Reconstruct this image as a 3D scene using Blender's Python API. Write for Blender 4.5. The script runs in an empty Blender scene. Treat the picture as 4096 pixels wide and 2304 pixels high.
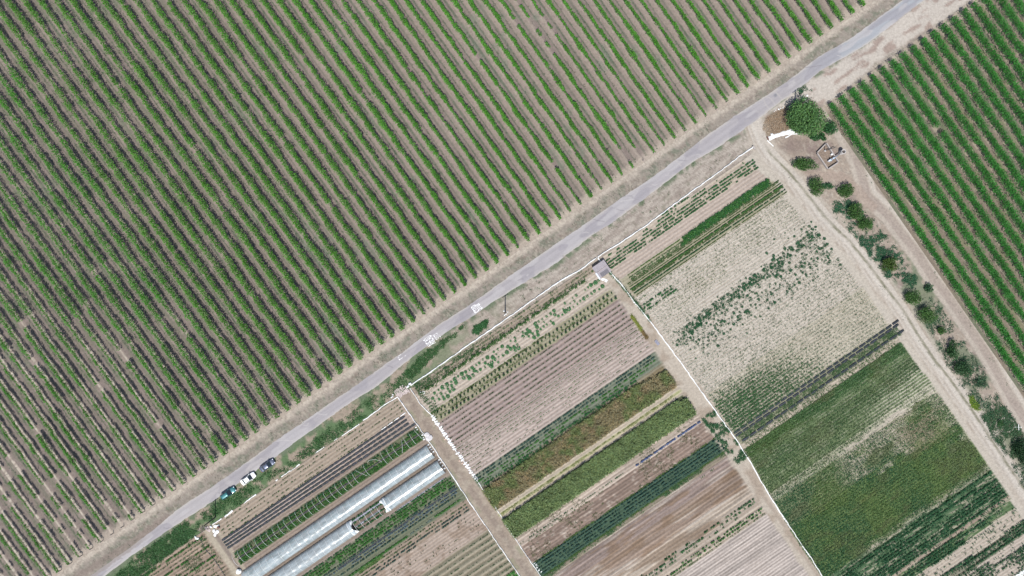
import bpy, math, random
import numpy as np
from math import radians, pi

random.seed(7)
R = np.random.default_rng(11)
scene = bpy.context.scene
C = scene.collection

# ------------------------------------------------------------------ camera, light, exposure
S = 0.07                      # metres on the ground per pixel of the 4096 px wide photograph
H = 190.0
cam = bpy.data.cameras.new('camera'); camo = bpy.data.objects.new('camera', cam); C.objects.link(camo)
camo.location = (0, 0, H); camo.rotation_euler = (0, 0, 0)
cam.sensor_width = 36; cam.lens = 36 * H / (4096 * S); cam.clip_start = 1; cam.clip_end = 5000
scene.camera = camo
SUN_EL = 61.5
w = bpy.data.worlds.new('World'); scene.world = w; w.use_nodes = True
nt = w.node_tree; nt.nodes.clear()
sky = nt.nodes.new('ShaderNodeTexSky'); sky.sky_type = 'NISHITA'; sky.sun_disc = False
sky.sun_elevation = radians(SUN_EL); sky.sun_rotation = pi; sky.altitude = 100
bg = nt.nodes.new('ShaderNodeBackground'); bg.inputs['Strength'].default_value = 0.11
wo = nt.nodes.new('ShaderNodeOutputWorld')
nt.links.new(sky.outputs[0], bg.inputs[0]); nt.links.new(bg.outputs[0], wo.inputs[0])
sl = bpy.data.lights.new('sun', 'SUN'); sl.energy = 4.6; sl.angle = radians(0.55); sl.color = (1.0, 0.975, 0.935)
so = bpy.data.objects.new('sun', sl); so.rotation_euler = (radians(90 - SUN_EL), 0, 0); so.location = (0, -60, 120); C.objects.link(so)
scene.view_settings.view_transform = 'Standard'; scene.view_settings.look = 'None'
scene.view_settings.exposure = 0.36; scene.view_settings.gamma = 1.0; scene.view_settings.use_curve_mapping = False
scene.cycles.max_bounces = 6; scene.cycles.transparent_max_bounces = 12

KEXP = 1.85                   # how much brighter a sunlit flat surface shows than its albedo
def srgb(r, g, b):
    c = np.array([r, g, b], float) / 255.0
    return np.where(c <= 0.04045, c / 12.92, ((c + 0.055) / 1.055) ** 2.4)
def A(r, g, b): return srgb(r, g, b) / KEXP      # seen colour -> albedo

# ------------------------------------------------------------------ coordinates
def W(px, py): return (np.asarray(px, float) - 2048) * S, (1152 - np.asarray(py, float)) * S
UX, UY = 0.8241, -0.5664
def uv2px(u, v): return 2388 + UX * u - UY * v, 1029 + UY * u + UX * v
def px2uv(px, py):
    dx = np.asarray(px, float) - 2388; dy = np.asarray(py, float) - 1029
    return UX * dx + UY * dy, -UY * dx + UX * dy
def UVW(u, v): return W(*uv2px(u, v))
AX = math.atan2(0.5664, 0.8241)          # world angle of the crop rows

# ------------------------------------------------------------------ noise
TAB = R.random((8, 256, 256))
def noise(x, y, scale, seed=0):
    x = np.asarray(x, float) / scale + seed * 17.3; y = np.asarray(y, float) / scale + seed * 5.7
    xi = np.floor(x).astype(int); yi = np.floor(y).astype(int); fx = x - xi; fy = y - yi
    fx = fx * fx * (3 - 2 * fx); fy = fy * fy * (3 - 2 * fy); T = TAB[seed % 8]
    a = T[xi & 255, yi & 255]; b = T[(xi + 1) & 255, yi & 255]; c = T[xi & 255, (yi + 1) & 255]; d = T[(xi + 1) & 255, (yi + 1) & 255]
    return (a * (1 - fx) + b * fx) * (1 - fy) + (c * (1 - fx) + d * fx) * fy
def fbm(x, y, scale, seed=0, o=3):
    s = 0; a = 1; t = 0
    for i in range(o):
        s = s + a * noise(x, y, scale / 2 ** i, seed + i); t += a; a *= 0.55
    return s / t
def sstep(a, b, x):
    t = np.clip((x - a) / (b - a + 1e-9), 0, 1); return t * t * (3 - 2 * t)
def mix(c, col, m):
    return c * (1 - m[..., None]) + np.asarray(col) * m[..., None]

def poly_sd(px, py, pts):      # signed distance, inside negative
    pts = np.asarray(pts, float); n = len(pts)
    d = np.full(px.shape, 1e9); inside = np.zeros(px.shape, bool)
    for i in range(n):
        x0, y0 = pts[i]; x1, y1 = pts[(i + 1) % n]
        ex, ey = x1 - x0, y1 - y0; L = ex * ex + ey * ey + 1e-9
        t = np.clip(((px - x0) * ex + (py - y0) * ey) / L, 0, 1)
        d = np.minimum(d, (px - x0 - t * ex) ** 2 + (py - y0 - t * ey) ** 2)
        c = ((y0 > py) != (y1 > py)) & (px < (x1 - x0) * (py - y0) / (y1 - y0 + 1e-12) + x0)
        inside ^= c
    d = np.sqrt(d); return np.where(inside, -d, d)
def line_d(px, py, pts, signed=False):
    pts = np.asarray(pts, float); d = np.full(px.shape, 1e9); sg = np.zeros(px.shape)
    for i in range(len(pts) - 1):
        x0, y0 = pts[i]; x1, y1 = pts[i + 1]
        ex, ey = x1 - x0, y1 - y0; L = math.hypot(ex, ey)
        t = np.clip(((px - x0) * ex + (py - y0) * ey) / L ** 2, 0, 1)
        dd = np.hypot(px - x0 - t * ex, py - y0 - t * ey)
        cr = ((px - x0) * ey - (py - y0) * ex) / L
        m = dd < d; d = np.where(m, dd, d); sg = np.where(m, cr, sg)
    return (d * np.sign(sg)) if signed else d

# ------------------------------------------------------------------ mesh helpers
def link(name, verts, faces=None, nquad=None, mat=None, parent=None, col=None, smooth=False):
    me = bpy.data.meshes.new(name)
    if faces is not None and not isinstance(faces, np.ndarray):
        me.from_pydata([tuple(map(float, v)) for v in verts], [], faces)
    else:
        verts = np.asarray(verts, np.float32); nf = len(faces)
        me.vertices.add(len(verts)); me.vertices.foreach_set('co', verts.ravel())
        me.loops.add(nf * 4); me.loops.foreach_set('vertex_index', faces.astype(np.int32).ravel())
        me.polygons.add(nf); me.polygons.foreach_set('loop_start', np.arange(0, nf * 4, 4, dtype=np.int32))
        me.polygons.foreach_set('loop_total', np.full(nf, 4, np.int32))
    if col is not None:
        a = me.color_attributes.new('Col', 'FLOAT_COLOR', 'POINT')
        c4 = np.ones((len(verts), 4), np.float32); c4[:, :3] = col; a.data.foreach_set('color', c4.ravel())
    me.update(calc_edges=True)
    if smooth: me.polygons.foreach_set('use_smooth', np.ones(len(me.polygons), bool))
    if mat: me.materials.append(mat)
    ob = bpy.data.objects.new(name, me); C.objects.link(ob)
    if parent is not None: ob.parent = parent
    return ob
def empty(name, loc=(0, 0, 0), rz=0):
    o = bpy.data.objects.new(name, None); C.objects.link(o); o.location = loc; o.rotation_euler = (0, 0, rz); o.empty_display_size = 0.3; return o
def tag(o, label, cat, group=None, kind=None):
    o['label'] = label; o['category'] = cat
    if group: o['group'] = group
    if kind: o['kind'] = kind
    return o
def struct(o): o['kind'] = 'structure'; return o
def ordi(n):
    return '%d%s' % (n, 'th' if 10 <= n % 100 <= 20 else {1: 'st', 2: 'nd', 3: 'rd'}.get(n % 10, 'th'))

class MB:
    def __init__(s): s.v = []; s.f = []
    def add(s, v, f):
        n = len(s.v); s.v += [tuple(map(float, p)) for p in v]; s.f += [tuple(n + i for i in q) for q in f]; return s
    def box(s, c, d, rz=0, taper=1.0):
        x, y, z = d[0] / 2, d[1] / 2, d[2] / 2; cs, sn = math.cos(rz), math.sin(rz); v = []
        for sz in (-1, 1):
            k = taper if sz > 0 else 1
            for sx, sy in ((-1, -1), (1, -1), (1, 1), (-1, 1)):
                a, b = sx * x * k, sy * y * k; v.append((c[0] + a * cs - b * sn, c[1] + a * sn + b * cs, c[2] + sz * z))
        return s.add(v, [(3, 2, 1, 0), (4, 5, 6, 7), (0, 1, 5, 4), (1, 2, 6, 5), (2, 3, 7, 6), (3, 0, 4, 7)])
    def tube(s, pts, r, n=8, r1=None, cap=True):
        pts = [np.array(p, float) for p in pts]; rings = []
        for i, p in enumerate(pts):
            t = pts[min(i + 1, len(pts) - 1)] - pts[max(i - 1, 0)]; t /= np.linalg.norm(t) + 1e-9
            a = np.cross(t, (0, 0, 1)) if abs(t[2]) < 0.9 else np.cross(t, (1, 0, 0)); a /= np.linalg.norm(a); b = np.cross(t, a)
            rr = r if r1 is None else r + (r1 - r) * i / (len(pts) - 1)
            rings.append([p + rr * (math.cos(q) * a + math.sin(q) * b) for q in np.linspace(0, 2 * pi, n, endpoint=False)])
        v = [q for rg in rings for q in rg]; f = []
        for i in range(len(rings) - 1):
            for j in range(n): f.append((i * n + j, i * n + (j + 1) % n, (i + 1) * n + (j + 1) % n, (i + 1) * n + j))
        if cap: f.append(tuple(range(n))[::-1]); f.append(tuple((len(rings) - 1) * n + j for j in range(n)))
        return s.add(v, f)
    def loft(s, rings, cap=True):
        n = len(rings[0]); v = [q for rg in rings for q in rg]; f = []
        for i in range(len(rings) - 1):
            for j in range(n): f.append((i * n + j, i * n + (j + 1) % n, (i + 1) * n + (j + 1) % n, (i + 1) * n + j))
        if cap: f.append(tuple(range(n))[::-1]); f.append(tuple((len(rings) - 1) * n + j for j in range(n)))
        return s.add(v, f)
    def blob(s, c, d, seed=0, rz=0, amp=0.25, nu=10, nv=6):
        rr = np.random.default_rng(seed); v = []; cs, sn = math.cos(rz), math.sin(rz)
        for i in range(nv + 1):
            th = pi * i / nv
            for j in range(nu):
                ph = 2 * pi * j / nu; k = 1 + amp * (rr.random() - 0.5) * 2
                x = d[0] / 2 * math.sin(th) * math.cos(ph) * k; y = d[1] / 2 * math.sin(th) * math.sin(ph) * k; z = d[2] / 2 * math.cos(th) * k
                v.append((c[0] + x * cs - y * sn, c[1] + x * sn + y * cs, c[2] + z))
        f = []
        for i in range(nv):
            for j in range(nu): f.append((i * nu + j, (i + 1) * nu + j, (i + 1) * nu + (j + 1) % nu, i * nu + (j + 1) % nu))
        return s.add(v, f)
    def build(s, name, mat, parent=None, smooth=False):
        return link(name, s.v, s.f, mat=mat, parent=parent, smooth=smooth)

class Leaves:
    """loose leaf-shaped faces, four corners each, a colour per leaf"""
    def __init__(s): s.c = []; s.s = []; s.k = []; s.n = []
    def add(s, c, size, col, up=0.6, var=0.28, asp=None):
        c = np.asarray(c, float)
        if len(c) == 0: return
        n = R.normal(size=(len(c), 3)); n /= np.linalg.norm(n, axis=1)[:, None] + 1e-9; n[:, 2] = np.abs(n[:, 2]) + up
        n /= np.linalg.norm(n, axis=1)[:, None]
        col = np.broadcast_to(np.asarray(col, float), (len(c), 3)) * (1 + var * (R.random((len(c), 1)) * 2 - 1))
        yl = R.random((len(c), 1)); col = col * (1 + np.array([0.25, 0.06, -0.15]) * (yl - 0.5) * 1.2)
        s.c.append(c); s.s.append(np.broadcast_to(size, (len(c),)) * (0.7 + 0.6 * R.random(len(c)))); s.k.append(np.clip(col, 0.002, 1)); s.n.append(n)
    def count(s): return sum(len(a) for a in s.c)
    def build(s, name, mat, parent=None, width=0.62):
        if not s.c: return None
        c = np.concatenate(s.c); z = np.concatenate(s.s); k = np.concatenate(s.k); n = np.concatenate(s.n)
        t = np.cross(n, R.normal(size=n.shape)); t /= np.linalg.norm(t, axis=1)[:, None] + 1e-9; b = np.cross(n, t)
        a = t * (z / 2)[:, None]; bb = b * (z / 2 * width)[:, None]
        v = np.stack([c - a, c - bb + a * 0.1, c + a, c + bb + a * 0.1], 1).reshape(-1, 3)
        v[:, 2] = np.maximum(v[:, 2], 0.03)
        f = np.arange(len(v)).reshape(-1, 4)
        return link(name, v, f, mat=mat, parent=parent, col=np.repeat(k, 4, 0))

# ------------------------------------------------------------------ materials
def mat_base(name):
    m = bpy.data.materials.new(name); m.use_nodes = True; t = m.node_tree; return m, t, t.nodes['Principled BSDF']
def soil_material(name, rough=0.95, nscale=6.0, namp=0.22, bump=0.35, dist=0.05, grain=1.4):
    m, t, p = mat_base(name); N = t.nodes; L = t.links
    at = N.new('ShaderNodeAttribute'); at.attribute_name = 'Col'
    tc = N.new('ShaderNodeTexCoord')
    n1 = N.new('ShaderNodeTexNoise'); n1.inputs['Scale'].default_value = grain; n1.inputs['Detail'].default_value = nscale; n1.inputs['Roughness'].default_value = 0.75
    L.new(tc.outputs['Object'], n1.inputs['Vector'])
    mr = N.new('ShaderNodeMapRange'); mr.inputs['From Min'].default_value = 0.3; mr.inputs['From Max'].default_value = 0.7
    mr.inputs['To Min'].default_value = 1 - namp; mr.inputs['To Max'].default_value = 1 + namp; mr.clamp = False
    L.new(n1.outputs['Fac'], mr.inputs['Value'])
    mx = N.new('ShaderNodeVectorMath'); mx.operation = 'SCALE'
    L.new(at.outputs['Color'], mx.inputs[0]); L.new(mr.outputs[0], mx.inputs['Scale']); L.new(mx.outputs[0], p.inputs['Base Color'])
    p.inputs['Roughness'].default_value = rough; p.inputs['Specular IOR Level'].default_value = 0.15
    b = N.new('ShaderNodeBump'); b.inputs['Strength'].default_value = bump; b.inputs['Distance'].default_value = dist
    L.new(n1.outputs['Fac'], b.inputs['Height']); L.new(b.outputs[0], p.inputs['Normal'])
    return m
M_soil = soil_material('soil', namp=0.24, bump=0.8, dist=0.12)
M_road = soil_material('worn_asphalt', rough=0.85, namp=0.07, bump=0.25, dist=0.02, grain=2.2)
def leaf_material(name, trans=0.3):
    m = bpy.data.materials.new(name); m.use_nodes = True; t = m.node_tree; N = t.nodes; L = t.links; N.clear()
    at = N.new('ShaderNodeAttribute'); at.attribute_name = 'Col'
    d = N.new('ShaderNodeBsdfPrincipled'); d.inputs['Roughness'].default_value = 0.55; d.inputs['Specular IOR Level'].default_value = 0.3
    tr = N.new('ShaderNodeBsdfTranslucent'); mx = N.new('ShaderNodeMixShader'); mx.inputs[0].default_value = trans
    o = N.new('ShaderNodeOutputMaterial')
    L.new(at.outputs['Color'], d.inputs['Base Color']); L.new(at.outputs['Color'], tr.inputs['Color'])
    L.new(d.outputs[0], mx.inputs[1]); L.new(tr.outputs[0], mx.inputs[2]); L.new(mx.outputs[0], o.inputs[0]); return m
M_leaf = leaf_material('foliage')
def plain(name, col, rough=0.6, metal=0.0, spec=0.4, namp=0.12, scale=4.0, bump=0.0):
    m, t, p = mat_base(name); N = t.nodes; L = t.links
    tc = N.new('ShaderNodeTexCoord'); n = N.new('ShaderNodeTexNoise'); n.inputs['Scale'].default_value = scale; n.inputs['Detail'].default_value = 5
    L.new(tc.outputs['Object'], n.inputs['Vector'])
    r = N.new('ShaderNodeMapRange'); r.inputs['From Min'].default_value = 0.3; r.inputs['From Max'].default_value = 0.7
    r.inputs['To Min'].default_value = 1 - namp; r.inputs['To Max'].default_value = 1 + namp
    L.new(n.outputs['Fac'], r.inputs['Value'])
    c = N.new('ShaderNodeRGB'); c.outputs[0].default_value = (*[float(x) for x in col], 1)
    mx = N.new('ShaderNodeVectorMath'); mx.operation = 'SCALE'; L.new(c.outputs[0], mx.inputs[0]); L.new(r.outputs[0], mx.inputs['Scale'])
    L.new(mx.outputs[0], p.inputs['Base Color'])
    p.inputs['Roughness'].default_value = rough; p.inputs['Metallic'].default_value = metal; p.inputs['Specular IOR Level'].default_value = spec
    if bump:
        b = N.new('ShaderNodeBump'); b.inputs['Strength'].default_value = bump; b.inputs['Distance'].default_value = 0.05
        L.new(n.outputs['Fac'], b.inputs['Height']); L.new(b.outputs[0], p.inputs['Normal'])
    return m
M_white = plain('white_plastic_sheet', (0.66, 0.66, 0.65), 0.5, bump=0.8, scale=3)
M_paint = plain('road_paint', (0.80, 0.80, 0.79), 0.7, namp=0.2, scale=9)
M_wood = plain('weathered_wood', (0.10, 0.085, 0.07), 0.85)
M_plank = plain('grey_plank', (0.36, 0.30, 0.28), 0.85, namp=0.3, scale=2)
M_post = plain('post_wood', (0.22, 0.18, 0.15), 0.85)
M_black = plain('black_mulch_film', (0.020, 0.023, 0.034), 0.55, spec=0.3, namp=0.3, bump=1.0, scale=5)
M_greyfilm = plain('dusty_grey_film', (0.16, 0.16, 0.20), 0.5, namp=0.4, bump=1.0, scale=4)
M_hoop = plain('white_pipe', (0.72, 0.72, 0.70), 0.45)
M_concrete = plain('concrete', (0.30, 0.27, 0.25), 0.9, namp=0.2, bump=0.5)
M_metal = plain('grey_steel', (0.35, 0.38, 0.42), 0.45, metal=0.6)
M_blue = plain('pale_blue_steel', (0.42, 0.55, 0.68), 0.45)
M_darkmetal = plain('dark_steel', (0.04, 0.04, 0.045), 0.5)
M_rust = plain('rusty_steel', (0.12, 0.05, 0.04), 0.8)
M_roof = plain('old_grey_roofing', (0.25, 0.225, 0.235), 0.85, namp=0.2, bump=0.4)
M_roofd = plain('dark_roofing_panel', (0.13, 0.12, 0.13), 0.85, namp=0.25, bump=0.4)
M_roofl = plain('pale_metal_panel', (0.50, 0.53, 0.60), 0.5)
M_dung = plain('dark_board', (0.06, 0.05, 0.05), 0.9)
M_bark = plain('bark', (0.11, 0.085, 0.06), 0.9)
M_tyre = plain('tyre_rubber', (0.02, 0.02, 0.02), 0.8)
M_rim = plain('wheel_alloy', (0.4, 0.4, 0.42), 0.35, metal=0.8)
M_lamp = plain('headlight_lens', (0.75, 0.77, 0.8), 0.15)
M_tail = plain('red_lens', (0.35, 0.02, 0.02), 0.2)
M_glass = plain('car_glass', (0.018, 0.025, 0.028), 0.08, spec=0.8, namp=0.02)
M_trim = plain('black_trim', (0.02, 0.02, 0.022), 0.5)
def carpaint(name, col, metal=0.3):
    m, t, p = mat_base(name); p.inputs['Base Color'].default_value = (*col, 1); p.inputs['Roughness'].default_value = 0.38
    p.inputs['Metallic'].default_value = metal; p.inputs['Coat Weight'].default_value = 0.7; p.inputs['Coat Roughness'].default_value = 0.08; return m
# clear film of the polytunnels
M_film = bpy.data.materials.new('clear_tunnel_film'); M_film.use_nodes = True
t = M_film.node_tree; N = t.nodes; L = t.links; N.clear()
tc = N.new('ShaderNodeTexCoord'); n = N.new('ShaderNodeTexNoise'); n.inputs['Scale'].default_value = 1.3; n.inputs['Detail'].default_value = 7
mp = N.new('ShaderNodeMapping'); mp.inputs['Scale'].default_value = (0.35, 1.2, 1); L.new(tc.outputs['Object'], mp.inputs[0]); L.new(mp.outputs[0], n.inputs['Vector'])
b = N.new('ShaderNodeBump'); b.inputs['Strength'].default_value = 0.18; b.inputs['Distance'].default_value = 0.08; L.new(n.outputs['Fac'], b.inputs['Height'])
p = N.new('ShaderNodeBsdfPrincipled'); p.inputs['Base Color'].default_value = (0.42, 0.48, 0.50, 1); p.inputs['Roughness'].default_value = 0.2; p.inputs['Specular IOR Level'].default_value = 0.75
tr = N.new('ShaderNodeBsdfTransparent'); tr.inputs[0].default_value = (0.92, 0.95, 0.97, 1)
mx = N.new('ShaderNodeMixShader')
mr = N.new('ShaderNodeMapRange'); mr.inputs['From Min'].default_value = 0.3; mr.inputs['From Max'].default_value = 0.7; mr.inputs['To Min'].default_value = 0.38; mr.inputs['To Max'].default_value = 0.72
L.new(n.outputs['Fac'], mr.inputs[0]); L.new(mr.outputs[0], mx.inputs[0])
o = N.new('ShaderNodeOutputMaterial'); L.new(b.outputs[0], p.inputs['Normal']); L.new(tr.outputs[0], mx.inputs[1]); L.new(p.outputs[0], mx.inputs[2]); L.new(mx.outputs[0], o.inputs[0])

# ------------------------------------------------------------------ the plan of the place (photograph pixels)
ROAD_N = [(3760,-100),(3610,0),(3411,148),(3257,238),(3173,307),(3072,378),(3002,424),(2944,461),(2843,530),(2721,625),(2604,713),(2520,768),(2414,842),(2318,911),(2223,975),(2112,1054),(2048,1097),(1962,1160),(1872,1224),(1766,1290),(1702,1338),(1612,1409),(1533,1462),(1432,1536),(1300,1626),(1199,1698),(1093,1769),(1024,1822),(869,1933),(753,2008),(700,2045),(615,2119),(500,2205),(360,2304),(220,2400)]
ROAD_S = [(3850,-100),(3697,0),(3464,180),(3284,281),(3199,355),(3130,403),(3068,450),(3007,493),(2960,528),(2875,588),(2800,630),(2710,690),(2615,768),(2451,890),(2366,943),(2223,1054),(2048,1160),(1957,1218),(1882,1271),(1782,1330),(1660,1420),(1575,1489),(1515,1540),(1395,1615),(1300,1684),(1209,1748),(1024,1884),(954,1933),(880,1986),(742,2076),(684,2114),(546,2209),(440,2288),(420,2304),(300,2400)]
TRACK1 = [(3012,480),(3026,520),(3044,570),(3078,622),(3155,697),(3215,772),(3305,885),(3390,966),(3464,1056),(3538,1155),(3607,1245),(3671,1351),(3740,1452),(3806,1536),(3883,1645),(3957,1759),(4026,1865),(4096,1965),(4180,2090)]
TR2L = [(3150,470),(3240,400),(3290,430),(3330,530),(3372,600),(3400,660),(3440,800),(3528,885),(3580,955),(3640,1030),(3700,1125),(3745,1180),(3805,1265),(3870,1360),(3930,1450),(3975,1536),(4030,1630),(4100,1740),(4200,1880)]
TR2R = [(4200,1700),(4096,1575),(3940,1330),(3800,1130),(3650,900),(3540,740),(3440,600),(3370,500),(3300,400),(3420,330),(3330,410)]
def extd(pts): return pts
F1 = [(1642,1541),(1700,1503),(1757,1462),(1845,1400),(1900,1361),(1960,1320),(2048,1259),(2145,1190),(2230,1130),(2327,1075),(2386,1030)]
F2 = [(2390,1028),(2430,1003),(2483,969),(2594,895),(2684,826),(2763,768),(2875,689),(2960,623),(3010,591)]
F3 = [(2391,1030),(2397,1040),(2430,1077),(2488,1141),(2541,1214),(2604,1289),(2673,1383),(2726,1454),(2785,1538),(2838,1612),(2896,1692),(2949,1766),(3002,1850),(3072,1974),(3136,2071),(3199,2167),(3247,2236),(3288,2304),(3320,2350)]
F4 = [(1640,1552),(1681,1615),(1729,1663),(1777,1741),(1851,1838),(1914,1931),(1978,2022),(2048,2133),(2090,2198),(2138,2267),(2190,2345)]
F5 = [(1591,1589),(1660,1686),(1724,1776),(1819,1918),(1882,2013),(1978,2154),(2042,2249),(2110,2345)]
# vineyard row ends and directions
CC = 1 + 1.6 / (H - 1.6)
def unc(x, y): return 2048 + (x - 2048) / CC, 1152 + (y - 1152) / CC
def row_end(k): return unc(228 + 41.86 * k, 2283 - 29.44 * k)
def row_top(k): return unc(2004 + (k - 54) * np.where(k > 54, 62.5, 63.6), 0 * k)
def vrow(k, t):               # k row index, t px up from the road-side end
    k = np.asarray(k, float); ex, ey = row_end(k); tx, ty = row_top(k)
    dx, dy = tx - ex, ty - ey
    flip = np.where(dy > -1, 1, 0); dx = np.where(flip, -0.574, dx); dy = np.where(flip, -0.819, dy)
    L = np.hypot(dx, dy); near = L < 300
    dx = np.where(near, -0.572 * L, dx); dy = np.where(near, -0.820 * L, dy); L = np.hypot(dx, dy)
    return ex + dx / L * t, ey + dy / L * t
def vrow2(j, t):              # right vineyard, t px down from the upper end
    j = np.asarray(j, float); x0, y0 = unc(3326 + 40.8 * j, 419 - 28.8 * j); L = math.hypot(0.693, 1)
    return x0 + 0.693 / L * t, y0 + t / L
EDGE = [row_end(k) for k in (-12., 0., 78., 84.)]
C_sand = A(206,196,180); C_pale = A(192,180,164); C_brown = A(166,150,137); C_mauve = A(146,132,124)
C_weed = A(118,128,104); C_green = A(84,120,76); C_road = A(184,178,179)

def uR(v): return np.interp(v, [0, 50, 159, 253, 514, 755, 991, 1222, 1489, 1734, 2200], [735, 752, 790, 798, 832, 846, 846, 853, 852, 850, 850])
def uF3(v): return np.interp(v, [0, 60, 140, 246, 351, 453, 643, 790, 900, 1000, 1115, 1240, 1400], [0, 9, 20, 32, 36, 35, 40, 45, 45, 42, 30, 22, 12])

def verge(px, py):
    c = np.zeros(px.shape + (3,)) + C_brown
    n1 = fbm(px, py, 26, 1); n2 = fbm(px, py, 60, 2); n3 = fbm(px, py, 9, 3, 2)
    un, vn = px2uv(px, py); streak = fbm(un / 6, vn, 5, 4, 2)
    # north verge: distance from the vineyard edge
    d = line_d(px, py, EDGE, True)                # >0 towards the road
    d = d if d[(np.argmin(np.hypot(px - 2000, py - 1350)))] > 0 else -d
    m = sstep(-10, 4, d + 16 * (n1 - .5)) * (1 - sstep(28, 48, d + 26 * (n2 - .5)))
    nn = mix(c, A(168,156,144), np.ones(px.shape))
    nn = mix(nn, A(207,195,179), m * (0.35 + 0.65 * sstep(.3, .6, streak * .5 + n3 * .5)))
    m = sstep(30, 48, d + 22 * (n1 - .5)); nn = mix(nn, A(160,150,138), m * .9)
    nn = mix(nn, A(122,128,110), m * sstep(.46, .62, n1 * .5 + streak * .2 + n3 * .3) * 0.75)
    nn = mix(nn, A(136,120,108), sstep(.58, .72, streak) * .5)
    nn = mix(nn, A(200,188,172), sstep(.56, .7, streak * .4 + n3 * .6) * .55)
    db = line_d(px, py, [(668,2072),(610,2110),(520,2175),(400,2250),(250,2340)]); nn = mix(nn, A(150,136,126), (1 - sstep(8, 20, db + 8 * (n1 - .5))) * .85)
    # south verge
    ds = line_d(px, py, ROAD_S, False)
    sv = (vn > -200) & (d > 0)
    sd = mix(c, A(190,179,166), np.ones(px.shape)); sd = mix(sd, A(158,145,134), sstep(.42, .62, streak) * .8); sd = mix(sd, A(134,130,112), sstep(.58, .7, n1 * .5 + n3 * .5) * .6)
    left = 1 - sstep(1500, 2150, px)
    sd = mix(sd, A(172,156,138), left * .9); sd = mix(sd, C_green, left * sstep(.40, .55, n2 * .5 + n1 * .5) * .85)
    sd = mix(sd, C_weed, (1 - sstep(6, 26, ds)) * sstep(.35, .6, n1))
    mroad = line_d(px, py, [(a[0] / 2 + b[0] / 2, a[1] / 2 + b[1] / 2) for a, b in zip(ROAD_N, ROAD_S)], True)
    mroad = mroad if mroad[(np.argmin(np.hypot(px - 2000, py - 1500)))] > 0 else -mroad
    c = np.where((mroad > 0)[..., None], sd, nn)
    return c, n1, n2, n3, streak, un, vn, mroad

OVER = []                                         # (type, points, half width / edge softness, colour, strength)
def overlays(c, px, py, n1, n2, n3, streak, un, vn):
    # waste ground beside the tree, between the farm tracks
    j = 18 * (n1 - .5)
    scrub = [(3060,470),(3180,400),(3260,380),(3330,520),(3400,660),(3440,780),(3528,885),(3640,1030),(3745,1180),(3870,1360),(3975,1536),(4100,1740),(4250,1950),(4250,2100),(4060,1850),(3920,1640),(3840,1530),(3700,1330),(3560,1130),(3420,940),(3330,850),(3240,740),(3110,610),(3060,560)]
    m = 1 - sstep(-6, 8, poly_sd(px, py, scrub) + j)
    sc = mix(c, A(176,161,146), np.ones(px.shape)); sc = mix(sc, A(142,124,120), sstep(.5, .7, fbm(px, py, 70, 5)) * .6)
    sc = mix(sc, A(208,197,180), sstep(.52, .64, n3 * .6 + n1 * .4) * .75); sc = mix(sc, A(124,108,100), sstep(.58, .7, n3) * .5); sc = mix(sc, A(108,128,98), sstep(.46, .6, fbm(px, py, 48, 6)) * .65 * sstep(780, 1000, py))
    c = mix(c, sc, m) if False else c * (1 - m[..., None]) + sc * m[..., None]
    heap = [(3060,470),(3130,430),(3180,440),(3190,510),(3120,535),(3070,550),(3046,515)]
    c = mix(c, A(150,122,96), (1 - sstep(-10, 8, poly_sd(px, py, heap) + j)) * (.5 + .5 * n3))
    c = mix(c, A(128,108,104), (1 - sstep(-16, 22, poly_sd(px, py, [(3150,560),(3230,560),(3250,600),(3180,615),(3120,590)]) + j)) * .45)
    # upper right: pale dirt shoulder and second track
    sh = [(2990,500),(3068,446),(3130,402),(3199,353),(3464,178),(3697,-2),(3860,-110),(4010,-110),(3880,0),(3820,50),(3660,150),(3500,255),(3400,340),(3330,410),(3290,420),(3240,398),(3190,392),(3120,432)]
    m = 1 - sstep(-7, 6, poly_sd(px, py, sh) + j)
    c = mix(c, A(206,196,184), m)
    c = mix(c, A(170,150,138), m * sstep(.54, .66, fbm(un, vn * 3, 60, 7)) * .85)
    m = 1 - sstep(-5, 6, poly_sd(px, py, TR2L[2:] + TR2R[:9]) + j * .7)
    c = mix(c, A(196,184,170), m)
    dl = line_d(px, py, TR2L[2:], True)
    s2 = fbm(un, vn / 7, 5, 6, 2)
    c = mix(c, A(172,157,146), m * sstep(14, 20, np.abs(dl)) * (1 - sstep(46, 54, np.abs(dl))) * (.45 + .5 * s2) * sstep(520, 640, py))
    c = mix(c, A(210,200,188), m * sstep(54, 58, np.abs(dl)) * (1 - sstep(70, 76, np.abs(dl))) * .8)
    c = mix(c, A(160,146,136), m * sstep(72, 75, np.abs(dl)) * (1 - sstep(80, 84, np.abs(dl))) * .7)
    # loop track south of the well
    loop = [(3150,680),(3200,705),(3280,700),(3360,705),(3430,760),(3490,830)]
    c = mix(c, A(178,160,146), (1 - sstep(14, 24, line_d(px, py, loop) + j)) * .8)
    # farm track 1
    dt = line_d(px, py, TRACK1, True)
    if dt[np.argmin(np.hypot(px - 3400, py - 1200))] > 0: dt = -dt     # negative = left / lower side
    wv = 5 * (n1 - .5)
    c = mix(c, A(200,189,174), (1 - sstep(38, 58, np.abs(dt) + j)) * .8); c = mix(c, A(168,153,138), np.exp(-((np.abs(dt) - 34 + 5 * (n1 - .5)) / 5) ** 2) * sstep(.4, .6, n2) * .7)
    wid = 1 - sstep(27, 33, np.abs(dt + wv))
    c = mix(c, A(207,197,184), wid)
    c = mix(c, A(146,142,122), (1 - sstep(3, 7, np.abs(dt - 7 + wv))) * (.55 + .45 * sstep(.3, .6, n1)) * sstep(560, 640, py))
    c = mix(c, A(178,165,150), (1 - sstep(2, 5, np.abs(dt + 20 + wv))) * .5); c = mix(c, A(216,208,196), (1 - sstep(3, 8, np.abs(dt + 8 + wv))) * .5)
    return c

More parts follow.
